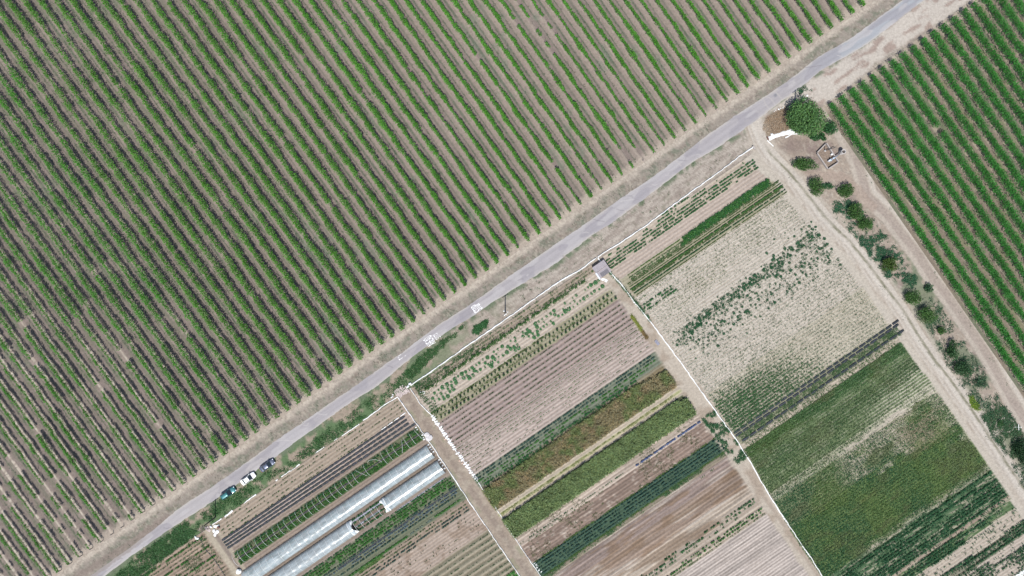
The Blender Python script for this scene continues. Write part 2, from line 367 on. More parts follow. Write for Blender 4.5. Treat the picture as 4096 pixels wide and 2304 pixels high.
def bandcol(v, spec):
    vs = [s[0] for s in spec]; out = np.zeros(v.shape + (3,)); 
    for i, s in enumerate(spec):
        v1 = spec[i + 1][0] if i + 1 < len(spec) else 1e9
        m = (v >= s[0]) & (v < v1); out[m] = s[1]
    return out
PA = [(-99,C_pale),(6,A(172,158,142)),(44,A(202,189,174)),(135,A(170,165,140)),(186,A(166,150,143)),(300,A(176,162,153)),(345,A(187,173,163)),(441,A(128,136,118)),(496,A(150,142,122)),(508,A(150,136,108)),(606,A(200,188,170)),(648,A(96,102,78)),(738,A(196,182,168)),(784,A(152,134,122)),(862,A(80,104,84)),(932,A(148,138,120)),(950,A(158,142,134)),(1010,A(160,142,128)),(1095,A(190,177,162)),(1230,A(186,175,167))]
PB = [(-99,C_pale),(8,A(178,163,146)),(80,A(188,172,160)),(129,A(164,149,136)),(149,A(120,124,98)),(208,A(162,147,134)),(292,A(146,132,119)),(368,A(162,149,137)),(386,A(122,128,106)),(500,A(166,150,134)),(545,A(186,170,156)),(650,A(150,144,124))]
PC = [(-99,C_pale),(10,A(170,152,136)),(200,A(150,138,120)),(330,A(160,145,130))]
PD = [(-99,C_pale),(4,A(200,187,170)),(70,A(196,181,168)),(126,A(176,170,146)),(216,A(207,198,184)),(700,A(200,192,174)),(884,A(150,150,126)),(944,A(196,184,166)),(968,A(96,122,80)),(1010,A(108,126,88)),(1100,A(116,132,94)),(1170,A(172,172,146)),(1206,A(136,146,110)),(1330,A(112,134,84)),(1576,A(92,118,86)),(1716,A(168,152,136)),(1730,A(100,124,86)),(1772,A(198,186,170)),(1835,A(150,146,128)),(1880,A(196,184,170))]
def spacing(plot, v):
    if plot == 'A': return np.where(v < 185, 13.4, np.where(v < 300, 18.0, np.where(v < 500, 13.6, np.where(v < 940, 13.2, np.where(v < 1230, 15.0, 11.6)))))
    if plot == 'B': return np.where(v < 80, 14.0, np.where(v < 380, 13.0, np.where(v < 545, 12.4, np.where(v < 650, 12.5, 23.0))))
    if plot == 'C': return np.full(v.shape, 15.0)
    return np.where(v < 130, 14.0, np.where(v < 220, 13.2, 12.3))
def garden(u, v):
    px, py = uv2px(u, v)
    n1 = fbm(px, py, 26, 1); n2 = fbm(px, py, 60, 2); n3 = fbm(px, py, 9, 3, 2); streak = fbm(u / 6, v, 5, 4, 2); big = fbm(u / 2.2, v, 60, 5)
    vj = v + 3.2 * (fbm(u, v / 9, 34, 6, 2) - .5)
    inA = (u > -908) & (u < -24) & (v > 6); inB = (u > -1868) & (u < -976) & (v > 8); inC = (u < -1918) & (v > 12)
    inD = (u > uF3(v) + 6) & (u < uR(v) - 36) & (v > 4)
    c = np.zeros(px.shape + (3,)) + A(178,165,150); c = mix(c, A(203,193,178), (u > 60) * 1.0)
    amp = np.zeros(px.shape); ph = np.zeros(px.shape); sp = np.ones(px.shape) * 13
    for nm, m, spec, dk in (('A', inA, PA, .8), ('B', inB, PB, .8), ('C', inC, PC, .8), ('D', inD, PD, .85)):
        bc = bandcol(vj + 3 * (n3 - .5), spec); c = np.where(m[..., None], bc, c)
        s = spacing(nm, v); ph = np.where(m, (vj / s) % 1.0, ph); amp = np.where(m, 1.0, amp); sp = np.where(m, s, sp)
    furrow = np.exp(-((ph - .5) / .17) ** 2) * amp
    # furrow bottoms coloured browner, crests left paler
    furrow_k = np.where(inD & (v > 216) & (v < 900), .85 + .4 * sstep(.5, .7, streak), np.where(inD & (v > 966) & (v < 1210), .2, .75))
    c = c * (1 - (furrow * furrow_k * np.where(inA & (v > 186) & (v < 440), 1.15, 1))[..., None] * np.array([.20, .25, .30]))
    # seedling rows of plot A grow on pale strips, with a mauve floor between
    m = inA & (v > 186) & (v < 440)
    c = np.where(m[..., None], c * (1 + .20 * np.exp(-((ph - .0) / .2) ** 2) + .20 * np.exp(-((ph - 1.) / .2) ** 2))[..., None], c)
    # blotches
    m = (inA & (v > 784) & (v < 862)) * sstep(.6, .72, n3 * .6 + n1 * .4); c = mix(c, A(204,190,176), m * .8)
    m = (inA & (v > 945) & (v < 1100)) * sstep(.46, .58, big); c = mix(c, A(198,186,173), m * .7 * (1 - furrow))
    m = (inA & (v > 960) & (v < 1100)) * sstep(.52, .66, fbm(u / 4, v, 26, 2)); c = mix(c, A(140,118,98), m * .75)
    m = (inA & (v > 1230)) * (ph < .5); c = mix(c, A(203,193,184), m * .7)
    m = (inB & (v > 545) & (v < 650)) * sstep(.5, .66, n1); c = mix(c, A(150,130,112), m * .6)
    m = (inB & (v > 650)) * np.exp(-((ph - .25) / .16) ** 2); c = mix(c, A(186,172,154), m * .6)
    m = (inA & (v > 606) & (v < 648)) * np.exp(-((vj - 630) / 6.5) ** 2); c = mix(c, A(176,180,122), m * .7 * (.5 + n1))
    m = (inA & (v > 508) & (v < 606)) * sstep(.4, .6, n1); c = mix(c, A(120,112,84), m * .5)
    s3 = fbm(u / 26, v, 6.5, 3, 2); s4 = fbm(u / 9, v, 22, 5, 2)
    m = (inA & (v > 945)) | (inA & (v > 740) & (v < 862)) | inC; c = np.where(m[..., None], c * (.86 + .30 * sstep(.3, .7, s3))[..., None] * np.array([1., .99, .98]), c)
    c = np.where((inA | inB | inD)[..., None], c * (.93 + .14 * s3)[..., None], c)
    m = (inA & (v > 945) & (v < 1100)) * sstep(.54, .66, s4); c = mix(c, A(202,190,176), m * .6 * (1 - furrow)); m = (inA & (v > 1000) & (v < 1160)) * sstep(.55, .68, fbm(u / 9, v, 22, 1, 2)); c = mix(c, A(138,116,96), m * .65)
    # meadow part of D
    v_true = v; v = v + 26 * (fbm(u, v, 46, 4) - .5) + 10 * (n1 - .5)
    m = (inD & (v > 990) & (v < 1210)); c = mix(c, A(210,202,184), m * np.exp(-((ph - .5) / .2) ** 2) * np.maximum(sstep(380, 700, u) * sstep(1090, 1160, v + .12 * (u - 400)), .35 * sstep(.5, .6, streak)))
    m = (inD & (v > 1190) & (v < 1360)); c = mix(c, A(200,186,172), m * sstep(250, 420, u) * sstep(.4, .58, big) * .8 * (1 - furrow))
    m = (inD & (v > 1250) & (v < 1380)) * sstep(560, 640, u) * (1 - sstep(760, 800, u)); c = mix(c, A(142,130,106), m * .7 * sstep(.3, .5, big))
    m = (inD & (v > 1200) & (v < 1460)) * sstep(700, 800, u); c = mix(c, A(204,196,174), m * .6 * sstep(.4, .55, n1))
    m = (inD & (v > 1576) & (v < 1772)) * sstep(.55, .68, streak); c = mix(c, A(192,180,160), m * .7)
    m = (inD & (v > 1220) & (v < 1580)) * sstep(.5, .66, fbm(px, py, 90, 7)); c = mix(c, A(118,138,80), m * .4)
    m = (inD & (v > 1560) & (v < 1590)) * sstep(150, 300, u); c = mix(c, A(200,188,168), m * .6 * (1 - furrow))
    v = v_true
    # lanes
    lane = 1 - sstep(28, 36, np.abs(u + 941) + 6 * (n1 - .5)); lane = lane * (v > 5)
    c = mix(c, A(172,157,141), lane); c = mix(c, A(146,131,120), lane * (1 - sstep(6, 16, np.abs(u + 941 + 8 * (n2 - .5)))) * .6)
    c = mix(c, A(192,180,162), lane * sstep(.5, .7, n1) * .5); c = mix(c, A(134,138,108), lane * sstep(.6, .75, n2) * (np.abs(u + 941) > 14) * .5)
    lane2 = 1 - sstep(24, 32, np.abs(u + 1892) + 8 * (n1 - .5)); c = mix(c, A(190,178,158), lane2 * (v > 0)); c = mix(c, A(138,124,116), lane2 * (1 - sstep(4, 14, np.abs(u + 1884))) * .8 * (v > 40))
    path = sstep(-28, -22, u + 8 * (n1 - .5)) * (1 - sstep(-2, 6, u - uF3(v))); path = path * (v > -2)
    c = mix(c, A(198,186,170), path); c = mix(c, A(160,142,124), path * sstep(.5, .66, n2) * .6)
    c = mix(c, A(172,156,140), path * sstep(1000, 1060, v) * (1 - sstep(5, 12, np.abs(u - 8))) * .7)
    plotm = (inA | inB | inC | inD).astype(float)
    prof = np.cos(ph * 2 * pi) * .5 + .5
    relief = np.where(inD, .13, .16) * (sp / 13) * prof * plotm * (1 - sstep(.0, 1, 0 * u))
    relief = relief + .05 * (n3 - .3) * plotm
    relief = np.where(inA & (v > 650) & (v < 738), .05, relief)
    c = overlays(c, px, py, n1, n2, n3, streak, u, v)
    offs = np.abs(line_d(px, py, TRACK1)); relief = relief * sstep(36, 50, offs)
    c = c * (0.94 + .12 * n2)[..., None]
    return px, py, c, relief

def grid_faces(nx, ny, keep=None):
    i = np.arange(nx - 1)[:, None] * ny + np.arange(ny - 1)[None, :]
    f = np.stack([i, i + ny, i + ny + 1, i + 1], -1).reshape(-1, 4)
    if keep is not None: f = f[keep[f].all(1)]
    return f
def compact(v, f, c):
    used = np.unique(f); mp = np.full(len(v), -1); mp[used] = np.arange(len(used)); return v[used], mp[f], c[used]
def inframe(px, py, m=110): return (px > -m) & (px < 4096 + m) & (py > -m) & (py < 2304 + m)

# ---- ground
xs = np.concatenate([[-22000, -9000, -4000, -1800, -900], np.arange(-400, 4500, 5.5), [5000, 6000, 8000, 13000, 26000]])
ys = np.concatenate([[-22000, -9000, -4000, -1800, -900], np.arange(-400, 2710, 5.5), [3200, 4200, 6500, 11000, 24000]])
PX, PY = np.meshgrid(xs, ys, indexing='ij'); px, py = PX.ravel(), PY.ravel()
c, n1, n2, n3, st, un, vn, mroad = verge(px, py)
c = overlays(c, px, py, n1, n2, n3, st, un, vn)
c = c * (0.93 + .14 * n2)[:, None]
far = ~inframe(px, py, 500); c[far] = A(150,146,120)
z = np.zeros(len(px)) + .012 * (n3 - .5)
X, Y = W(px, py)
gcov = (vn > 30) & (un < uR(vn) + 10) & inframe(px, py, 60)
dE = line_d(px, py, EDGE, True); dE = dE if dE[np.argmin(np.hypot(px - 2000, py - 1350))] > 0 else -dE
vcov = (dE < -40) & inframe(px, py, 60)
jj_x, jj_y = unc(3326, 419)
rv_d = -( (px - 3326) * 1 - (py - 419) * .693) / 1.2167
rv_t = ((px - 3326) * 0.8185 - (py - 419) * 0.5745) # rough
rcov = (((px - 3326) - .693 * (py - 419)) > 60) & (((py - 419) + .706 * (px - 3326)) > 60) & inframe(px, py, 60)
z[gcov | vcov | rcov] = -0.5
struct(link('ground', np.stack([X, Y, z], 1), grid_faces(len(xs), len(ys)), mat=M_soil, col=c))

# ---- garden soil
us = np.arange(-2330, 900, 8.0); vs = np.arange(10, 2000, 2.9)
U_, V_ = np.meshgrid(us, vs, indexing='ij'); px, py, c, rel = garden(U_.ravel(), V_.ravel())
u, v = U_.ravel(), V_.ravel(); X, Y = W(px, py)
keep = inframe(px, py, 90) & (u < uR(v) + 30)
vv = np.stack([X, Y, .02 + np.maximum(rel, 0)], 1); f = grid_faces(len(us), len(vs), keep)
vv, f, c = compact(vv, f, c)
struct(link('field_soil', vv, f, mat=M_soil, col=c))

# ---- vineyard soil
def vsoil(name, ks, ts, fn, right):
    K, T = np.meshgrid(ks, ts, indexing='ij'); k, tt = K.ravel(), T.ravel(); px, py = fn(k, tt)
    keep = inframe(px, py, 90)
    if right: keep &= py < 2400
    kf = k + .012 * (fbm(px, py, 60, 3) - .5)
    ph = kf % 1.0; n1 = fbm(px, py, 22, 1); n2 = fbm(px, py, 130, 2); n3 = fbm(px, py, 9, 3, 2); st = fbm(tt / 12, k * 52, 6, 4, 2)
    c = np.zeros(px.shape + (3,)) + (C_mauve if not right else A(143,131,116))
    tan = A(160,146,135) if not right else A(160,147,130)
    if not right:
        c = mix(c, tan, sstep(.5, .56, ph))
        c = mix(c, A(166,152,140), (1 - sstep(.1, .2, np.minimum(ph, 1 - ph))) * .6)
    else:
        par = ((np.floor(kf) % 2) == 0)
        c = mix(c, A(140,138,108), par * sstep(.35, .6, n1) * .6)
        c = mix(c, A(196,182,164), (1 - sstep(.12, .2, np.minimum(ph, 1 - ph) + .06 * (n3 - .5))) * .55)
        c = mix(c, A(206,192,172), (~par) * (1 - sstep(.03, .06, np.abs(ph - .5))) * sstep(.4, .6, n1) * .7)
        g = sstep(.5, .7, n2); c = mix(c, A(98,118,92), g * .5 * (np.abs(ph - .5) < .32))
    if not right:
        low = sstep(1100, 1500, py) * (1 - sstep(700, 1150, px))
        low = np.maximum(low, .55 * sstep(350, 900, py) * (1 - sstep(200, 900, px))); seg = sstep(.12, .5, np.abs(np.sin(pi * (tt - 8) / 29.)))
        c = mix(c, A(206,194,178), (1 - sstep(.07, .13, np.abs(ph - .91) + .04 * (n3 - .5))) * (low * .85 + .12) * seg * (.6 + .4 * sstep(.3, .6, n1)))  # dry pale berm; its breaks at the trunks paint trunk shadows into the soil
        row = np.floor(kf); par = (row % 2 == 0)
        wn = noise(tt, row * 40, 90, 5)
        ws = (.035 + .035 * par + .03 * sstep(.55, .8, n2)) * (1 + .6 * (n3 - .5))
        wl = (1 - sstep(ws * .6, ws * 1.5, np.abs(ph - .5)))
        c = mix(c, A(112,116,100), wl * (.55 + .45 * sstep(.3, .6, wn)))
        c = mix(c, A(124,134,116), sstep(.6, .75, n2 * .6 + n1 * .4) * (np.abs(ph - .5) < .3) * .45)
        c = mix(c, A(128,124,108), (1 - sstep(600, 1300, px)) * sstep(.35, .6, n1) * (ph > .28) * (ph < .85) * .55)
        lastt = sstep(2, 26, tt + 22 * (n1 - .5)); base = A(192,178,163)
        c = mix(c, base, (1 - lastt) * .85)
    else:
        lastt = sstep(0, 30, tt + 26 * (n1 - .5)); c = mix(c, A(190,176,160), (1 - lastt) * .85)
    c = c * (.92 + .16 * n2)[:, None] * (.95 + .1 * st)[:, None]
    rel = .10 * (1 - sstep(.04, .28, np.minimum(ph, 1 - ph))) + .05 * np.exp(-((ph - .5) / .05) ** 2) + .05 * n3
    edge = sstep(-10, 20, tt)
    if right: edge = edge * sstep(-.3, .1, k)
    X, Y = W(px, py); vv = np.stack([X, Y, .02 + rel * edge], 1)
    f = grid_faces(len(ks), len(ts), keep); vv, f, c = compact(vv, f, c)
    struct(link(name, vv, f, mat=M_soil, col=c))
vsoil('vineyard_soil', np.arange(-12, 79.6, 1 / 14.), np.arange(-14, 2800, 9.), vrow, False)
vsoil('vineyard_soil', np.arange(-.45, 22, 1 / 14.), np.arange(-14, 2400, 9.), vrow2, True)

# ---- road
def resample(pts, step):
    pts = np.asarray(pts, float); d = np.concatenate([[0], np.cumsum(np.hypot(*np.diff(pts, axis=0).T))]); n = int(d[-1] / step) + 1
    q = np.linspace(0, d[-1], n); return np.stack([np.interp(q, d, pts[:, 0]), np.interp(q, d, pts[:, 1])], 1)
a = resample(ROAD_N, 2.6); b = resample(ROAD_S, 2.6); n = len(a)
b = np.stack([np.interp(np.linspace(0, 1, n), np.linspace(0, 1, len(b)), b[:, i]) for i in (0, 1)], 1)
acr = (b - a) / np.linalg.norm(b - a, axis=1)[:, None]; q = np.arange(n)
k5 = np.ones(25) / 25
for e in (a, b):
    for i in (0, 1):
        e[:, i] = np.convolve(np.pad(e[:, i], 12, mode='edge'), k5, 'valid')
a += acr * ((fbm(q, q * 0, 9, 1) - .5) * 9 + (fbm(q, q * 0, 2.5, 2) - .5) * 4)[:, None]; b -= acr * ((fbm(q, q * 0 + 9, 9, 3) - .5) * 9 + (fbm(q, q * 0, 2.5, 5) - .5) * 4)[:, None]
ts = np.linspace(0, 1, 29); G = a[:, None, :] * (1 - ts)[None, :, None] + b[:, None, :] * ts[None, :, None]
px, py = G[..., 0].ravel(), G[..., 1].ravel(); un, vn = px2uv(px, py); tt = np.tile(ts, n)
n1 = fbm(px, py, 40, 1); n3 = fbm(px, py, 7, 2, 2); st = fbm(un / 14, vn, 6, 4, 2)
c = np.zeros(px.shape + (3,)) + C_road
bl = sstep(3150, 3350, px); c = mix(c, A(180,182,186), bl); c = mix(c, A(196,190,188), (1 - sstep(1000, 1200, px)) * .6)
c = c * (.9 + .12 * st + .08 * n1)[:, None]
ed = np.minimum(tt, 1 - tt) + .10 * (n3 - .5) + .08 * (n1 - .5)
c = mix(c, A(203,196,188), (1 - sstep(.04, .16, ed)) * .75)
c = mix(c, A(156,151,156), (1 - sstep(-4, 6, poly_sd(px, py, [(1835,1258),(1880,1228),(1912,1232),(1925,1262),(1890,1285),(1850,1300)]) + 8 * (n3 - .5))) * .5)
c = mix(c, A(166,161,166), sstep(.55, .60, fbm(un / 2, vn, 45, 6, 2)) * .55); c = mix(c, A(200,195,194), sstep(.60, .66, fbm(un / 3, vn, 30, 2, 2)) * .6)
c = c * (1 - .07 * np.exp(-((tt - .3) / .07) ** 2) - .07 * np.exp(-((tt - .68) / .07) ** 2))[:, None]
rr = random.Random(3)
for i in range(30):
    i0 = rr.randrange(10, n - 10); t0, t1 = sorted((rr.random(), rr.random())); p0 = a[i0] * (1 - t0) + b[i0] * t0; i1 = min(n - 1, max(0, i0 + rr.randrange(-6, 7))); p1 = a[i1] * (1 - t1) + b[i1] * t1
    pm = (p0 + p1) / 2 + np.array([rr.uniform(-6, 6), rr.uniform(-6, 6)]); c = mix(c, A(212,206,202) if i % 2 else A(140,134,138), (1 - sstep(.8, 2.6, line_d(px, py, [p0, pm, p1]))) * .5)
for pc in ([(3045,372),(3062,420),(3090,445)], [(3060,385),(3085,395),(3100,420)], [(3100,365),(3130,400)], [(2700,640),(2725,665)]):
    c = mix(c, A(208,200,192), (1 - sstep(.8, 2.4, line_d(px, py, pc))) * .6)
c = mix(c, A(120,124,132), (1 - sstep(4, 9, np.hypot(px - 3101, py - 381) + 6 * (n3 - .5))) * .6)
# crumbling lower left end
cr = (1 - sstep(520, 640, px)) * (1 - sstep(.25, .5, tt + .5 * (n3 - .5)))
c = mix(c, A(168,158,152), cr * .8)
X, Y = W(px, py); crown = .03 + .05 * np.sin(np.pi * tt)
road = struct(link('road', np.stack([X, Y, crown], 1), grid_faces(n, len(ts))[:, ::-1].copy(), mat=M_road, col=c))

# ---- painted words on the road
GL = {'S': [[(.95,.80),(.75,.97),(.3,.97),(.05,.8),(.1,.62),(.5,.5),(.9,.38),(.95,.2),(.7,.03),(.25,.03),(.05,.2)]],
      'T': [[(0,.95),(1,.95)], [(.5,.95),(.5,0)]], 'O': [[(.5,1),(.12,.85),(.04,.5),(.12,.15),(.5,0),(.88,.15),(.96,.5),(.88,.85),(.5,1)]],
      'P': [[(.1,0),(.1,.98),(.6,.98),(.92,.84),(.92,.62),(.6,.48),(.1,.48)]], 'A': [[(0,0),(.5,1),(1,0)], [(.2,.32),(.8,.32)]],
      'H': [[(.08,0),(.08,1)], [(.92,0),(.92,1)], [(.08,.5),(.92,.5)]], 'E': [[(.92,.03),(.08,.03),(.08,.97),(.92,.97)], [(.08,.5),(.75,.5)]],
      'D': [[(.08,0),(.08,1),(.55,1),(.92,.8),(.92,.2),(.55,0),(.08,0)]]}
def word(txt, cx, cy, width, height, name, worn=0.0, th=(.17, .10)):
    mb = MB(); X0, Y0 = W(cx, cy); r = np.array([-.57, .82]); up = np.array([-.82, -.57]); cw = width / len(txt); lw = cw * .74; rr = random.Random(5)
    for i, ch in enumerate(txt):
        for pl in GL[ch]:
            for (x0, y0), (x1, y1) in zip(pl[:-1], pl[1:]):
                ns = max(1, int(math.hypot((x1 - x0) * .4, (y1 - y0)) / .12))
                for s in range(ns):
                    if rr.random() < worn: continue
                    a0, a1 = s / ns, (s + 1) / ns; ex, ey = x1 - x0, y1 - y0
                    L_ = math.hypot(ex, ey); e = .02 / L_ if worn == 0 else 0; P0 = (x0 + ex * (a0 - e), y0 + ey * (a0 - e)); P1 = (x0 + ex * (a1 + e), y0 + ey * (a1 + e))
                    nx, ny = -ey / L_ * th[0] / 2, ex / L_ * th[1] / 2
                    q = []
                    for (a_, b_) in ((P0[0] + nx, P0[1] + ny), (P0[0] - nx, P0[1] - ny), (P1[0] - nx, P1[1] - ny), (P1[0] + nx, P1[1] + ny)):
                        wxy = np.array([X0, Y0]) + r * (-width / 2 + cw * i + (cw - lw) / 2 + a_ * lw) + up * ((b_ - .5) * height)
                        q.append((wxy[0], wxy[1], .0))
                    mb.add(q, [(0, 1, 2, 3)])
    # lie 4 mm over the cambered road
    ctr = [((p0[0] + p1[0]) / 2, (p0[1] + p1[1]) / 2) for p0, p1 in zip(a[::8], b[::8])]
    vs_ = np.array(mb.v); pxx, pyy = vs_[:, 0] / S + 2048, 1152 - vs_[:, 1] / S
    d = np.abs(line_d(pxx, pyy, ctr)); half = 28.0
    vs_[:, 2] = .03 + .05 * np.cos(np.clip(d / half, 0, 1) * pi / 2) + .012
    o = link(name, vs_, mb.f, mat=M_paint, parent=road); o['label'] = 'white painted road word ' + ('worn nearly away' if worn else txt); return o
word('STOP', 1907, 1231, 2.3, 2.5, 'painted_word', th=(.20, .10))
word('AHEAD', 1718, 1364, 2.7, 2.4, 'painted_word', th=(.20, .09))
word('STOP', 1747, 1343, 2.0, 1.5, 'painted_word', worn=.45, th=(.14, .09))
word('TO', 1609, 1425, 1.5, 2.6, 'painted_word', worn=.72, th=(.12, .06))

# ------------------------------------------------------------------ vine rows
G_VINE = np.array([.058, .200, .022]); G_VINE2 = np.array([.034, .165, .024])
def vine_row(pts_fn, tmax, vig_fn, base, wide, label, group, hgt=1.0):
    step = 29.0; ts = np.arange(8, tmax, step)
    px, py = pts_fn(ts); ok = inframe(px, py, 45); ts = ts[ok]
    if len(ts) < 1: return
    px, py = px[ok], py[ok]; X, Y = W(px, py)
    x2, y2 = pts_fn(ts + 10); X2, Y2 = W(x2, y2); dx, dy = X2 - X, Y2 - Y; l = np.hypot(dx, dy); dx /= l; dy /= l
    vig, cover = vig_fn(px, py, ts); wide = wide * (1 if group.endswith('right hand vineyard') else 1 - .26 * sstep(1300, 2000, px) - .30 * sstep(1200, 1600, py) * (1 - sstep(600, 1100, px)))
    wide = np.broadcast_to(wide, ts.shape)
    root = empty('vine_row', (float(X[0]), float(Y[0]), 0))
    lf = Leaves(); tk = MB()
    nleaf = np.maximum(0, (40 + 175 * vig) * (R.random(len(ts)) * .3 + .85)).astype(int); nleaf = (nleaf * (1.35 if group.endswith('right hand vineyard') else 1)).astype(int); nleaf[vig < .08] = 0
    idx = np.repeat(np.arange(len(ts)), nleaf); n = len(idx)
    if n:
        al = (R.random(n) * 2 - 1) * 1.05 * cover[idx]; wd = (wide * (.55 + .6 * vig) * (.8 + .4 * R.random(len(ts))))[idx]; ac = np.clip(R.normal(size=n) * .48, -.9, .9) * wd
        wob = .34 * (noise(ts, ts * 0 + X[0] * 3, 55, 4) - .5)[idx] + .22 * (noise(ts, ts * 0 + X[0] * 7, 22, 2) - .5)[idx]; ac = ac + wob
        zt = (1.0 + .85 * vig)[idx] * hgt; zz = .95 + (zt - .5) * np.sqrt(R.random(n)) * (1 - .35 * np.clip(np.abs(ac) / (wd + .01), 0, 1))
        c3 = np.stack([X[idx] + dx[idx] * al - dy[idx] * ac - root.location.x, Y[idx] + dy[idx] * al + dx[idx] * ac - root.location.y, zz], 1)
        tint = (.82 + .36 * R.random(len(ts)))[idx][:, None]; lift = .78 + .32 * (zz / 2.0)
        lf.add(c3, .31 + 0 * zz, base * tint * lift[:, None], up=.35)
        ns = (nleaf * .075 + 1.6).astype(int); ns[nleaf == 0] = 0; ii = np.repeat(np.arange(len(ts)), ns); m = len(ii)
        al = (R.random(m) * 2 - 1) * 1.05 * cover[ii]; ac = R.normal(size=m) * wide[ii] * .35
        d3 = np.stack([R.normal(size=m) * .30, R.normal(size=m) * .30, .8 + .3 * R.random(m)], 1); ln = (.5 + .85 * R.random(m)) * (.6 + .5 * vig[ii])
        b0 = np.stack([X[ii] + dx[ii] * al - dy[ii] * ac - root.location.x, Y[ii] + dy[ii] * al + dx[ii] * ac - root.location.y, 1.35 * hgt + .35 * vig[ii]], 1)
        for s in range(5):
            f_ = (s + .3) / 5; lf.add(b0 + d3 * (ln * f_)[:, None], .29 * (1.25 - f_ * .85), base * 1.12, up=0.0, var=.2)
        lf.build('foliage', M_leaf, root)
    tr = []
    for i in range(len(ts)):
        lx, ly = X[i] - root.location.x, Y[i] - root.location.y
        if nleaf[i] > 0: tk.tube([(lx, ly, 0), (lx + .05, ly + .03, .6), (lx - .03, ly, 1.15)], .04, 4, .03, cap=False)
    if tk.v: o = tk.build('trunk', M_bark, root); o['kind'] = 'stuff'
    ps = MB()
    for i in range(0, len(ts), 3):
        lx, ly = X[i] - dx[i] * .9 - root.location.x, Y[i] - dy[i] * .9 - root.location.y
        ps.box((lx, ly, .95), (.06, .06, 1.9))
    if len(ts) > 1:
        for zz in (1.05, 1.55): ps.tube([(0, 0, zz), (float(X[-1] - X[0]), float(Y[-1] - Y[0]), zz)], .012, 3, cap=False)
    ps.build('trellis', M_post, root)
    if ts[0] < 40:
        e = MB(); e.box((-dx[0] * 1.0, -dy[0] * 1.0, .85), (.13, .13, 1.7)); e.tube([(-dx[0] * 1.0, -dy[0] * 1.0, 1.5), (-dx[0] * 2.0, -dy[0] * 2.0, .03)], .02, 4); e.build('end_post', M_plank, root)
    tag(root, label(float(vig.mean())), 'vine row', group)

def vigL(k):
    def f(px, py, ts):
        n = noise(ts, np.full(ts.shape, k * 37.), 75, 1) * .6 + noise(ts, np.full(ts.shape, k * 11.), 260, 2) * .4
        base = .82 + 0 * px
        low = sstep(900, 1500, py + (600 - px) * .35) * (1 - sstep(500, 1050, px - (py - 1200) * .12)); base = base - .36 * low
        midr = sstep(1900, 2500, px) * sstep(250, 700, py); base = base - .24 * midr
        cen = sstep(1300, 2000, px) * (1 - sstep(2700, 3100, px)); base = base - .10 * cen
        v = base - .04 + (n - .5) * 1.25 + (R.random(len(px)) - .5) * .55
        gap = noise(ts, np.full(ts.shape, k * 91.), 46, 3) > (.90 - .10 * midr - .05 * low); v = np.where(gap, v * .25 - .02, v)
        v = np.clip(v, .0, 1.05); cover = np.clip(1.02 - .06 * low + .1 * (v - .5), .5, 1.05); return v, cover
    return f
def look(v): return 'full leafy' if v > .74 else 'medium green' if v > .58 else 'patchy green' if v > .48 else 'thin gappy'
for k in range(-12, 78):
    lab = (lambda v, k=k: '%s vine row, %s along the road verge from the bottom left corner' % (look(v), ordi(k + 1))) if k >= 0 else \
          (lambda v, k=k: '%s vine row in the bottom left corner, %s left of the first verge row' % (look(v), ordi(-k)))
    vine_row(lambda t, k=k: vrow(np.full(np.shape(t), float(k)), t), 2900, vigL(k), G_VINE * np.array([1.0 + .15 * (k > 20), 1 + .06 * (k > 40), 1]), .80, lab, 'vine rows of the large vineyard above the road')
def vigR(j):
    def f(px, py, ts):
        n = noise(ts, np.full(ts.shape, j * 53.), 80, 4); v = .95 + (n - .5) * .5 + (R.random(len(px)) - .5) * .15
        if j == 6: v = np.where(np.abs(ts - 335) < 16, .05, v)
        return np.clip(v, 0, 1.1), np.full(px.shape, 1.05)
    return f
for j in range(0, 23):
    vine_row(lambda t, j=j: vrow2(np.full(np.shape(t), float(j)), t), 2500, vigR(j), G_VINE2, 1.05,
             lambda v, j=j: '%s vine row of the right hand vineyard, %s from the dirt track' % (look(v), ordi(j + 1)), 'vine rows of the right hand vineyard', 1.0)

# ------------------------------------------------------------------ crop rows
def rot_uv(u, v, z): X, Y = UVW(u, v); return np.stack([X, Y, z], 1)
STY = {  # plants per m along the row, leaves per plant, spread m, leaf size, height, colour
 'seedling': (2.0, 7, .17, .22, .22, (.045,.10,.03)), 'small': (1.9, 8, .20, .22, .25, (.05,.12,.04)),
 'teal': (2.6, 11, .26, .26, .42, (.042,.098,.075)), 'blue': (2.6, 11, .26, .26, .34, (.10,.145,.165)),
 'lush': (3.2, 13, .36, .28, .40, (.055,.175,.035)), 'deep': (3.0, 12, .32, .27, .38, (.030,.125,.038)),
 'grass': (5.0, 8, .28, .22, .16, (.085,.15,.04)), 'weedy': (3.0, 6, .36, .22, .20, (.06,.13,.04)),
 'fruit': (3.0, 12, .30, .26, .8, (.05,.125,.03)), 'yellow': (3.0, 6, .30, .22, .12, (.17,.20,.06)), 'pale': (2.4, 8, .25, .24, .3, (.17,.22,.19)) }
ROWS = {}
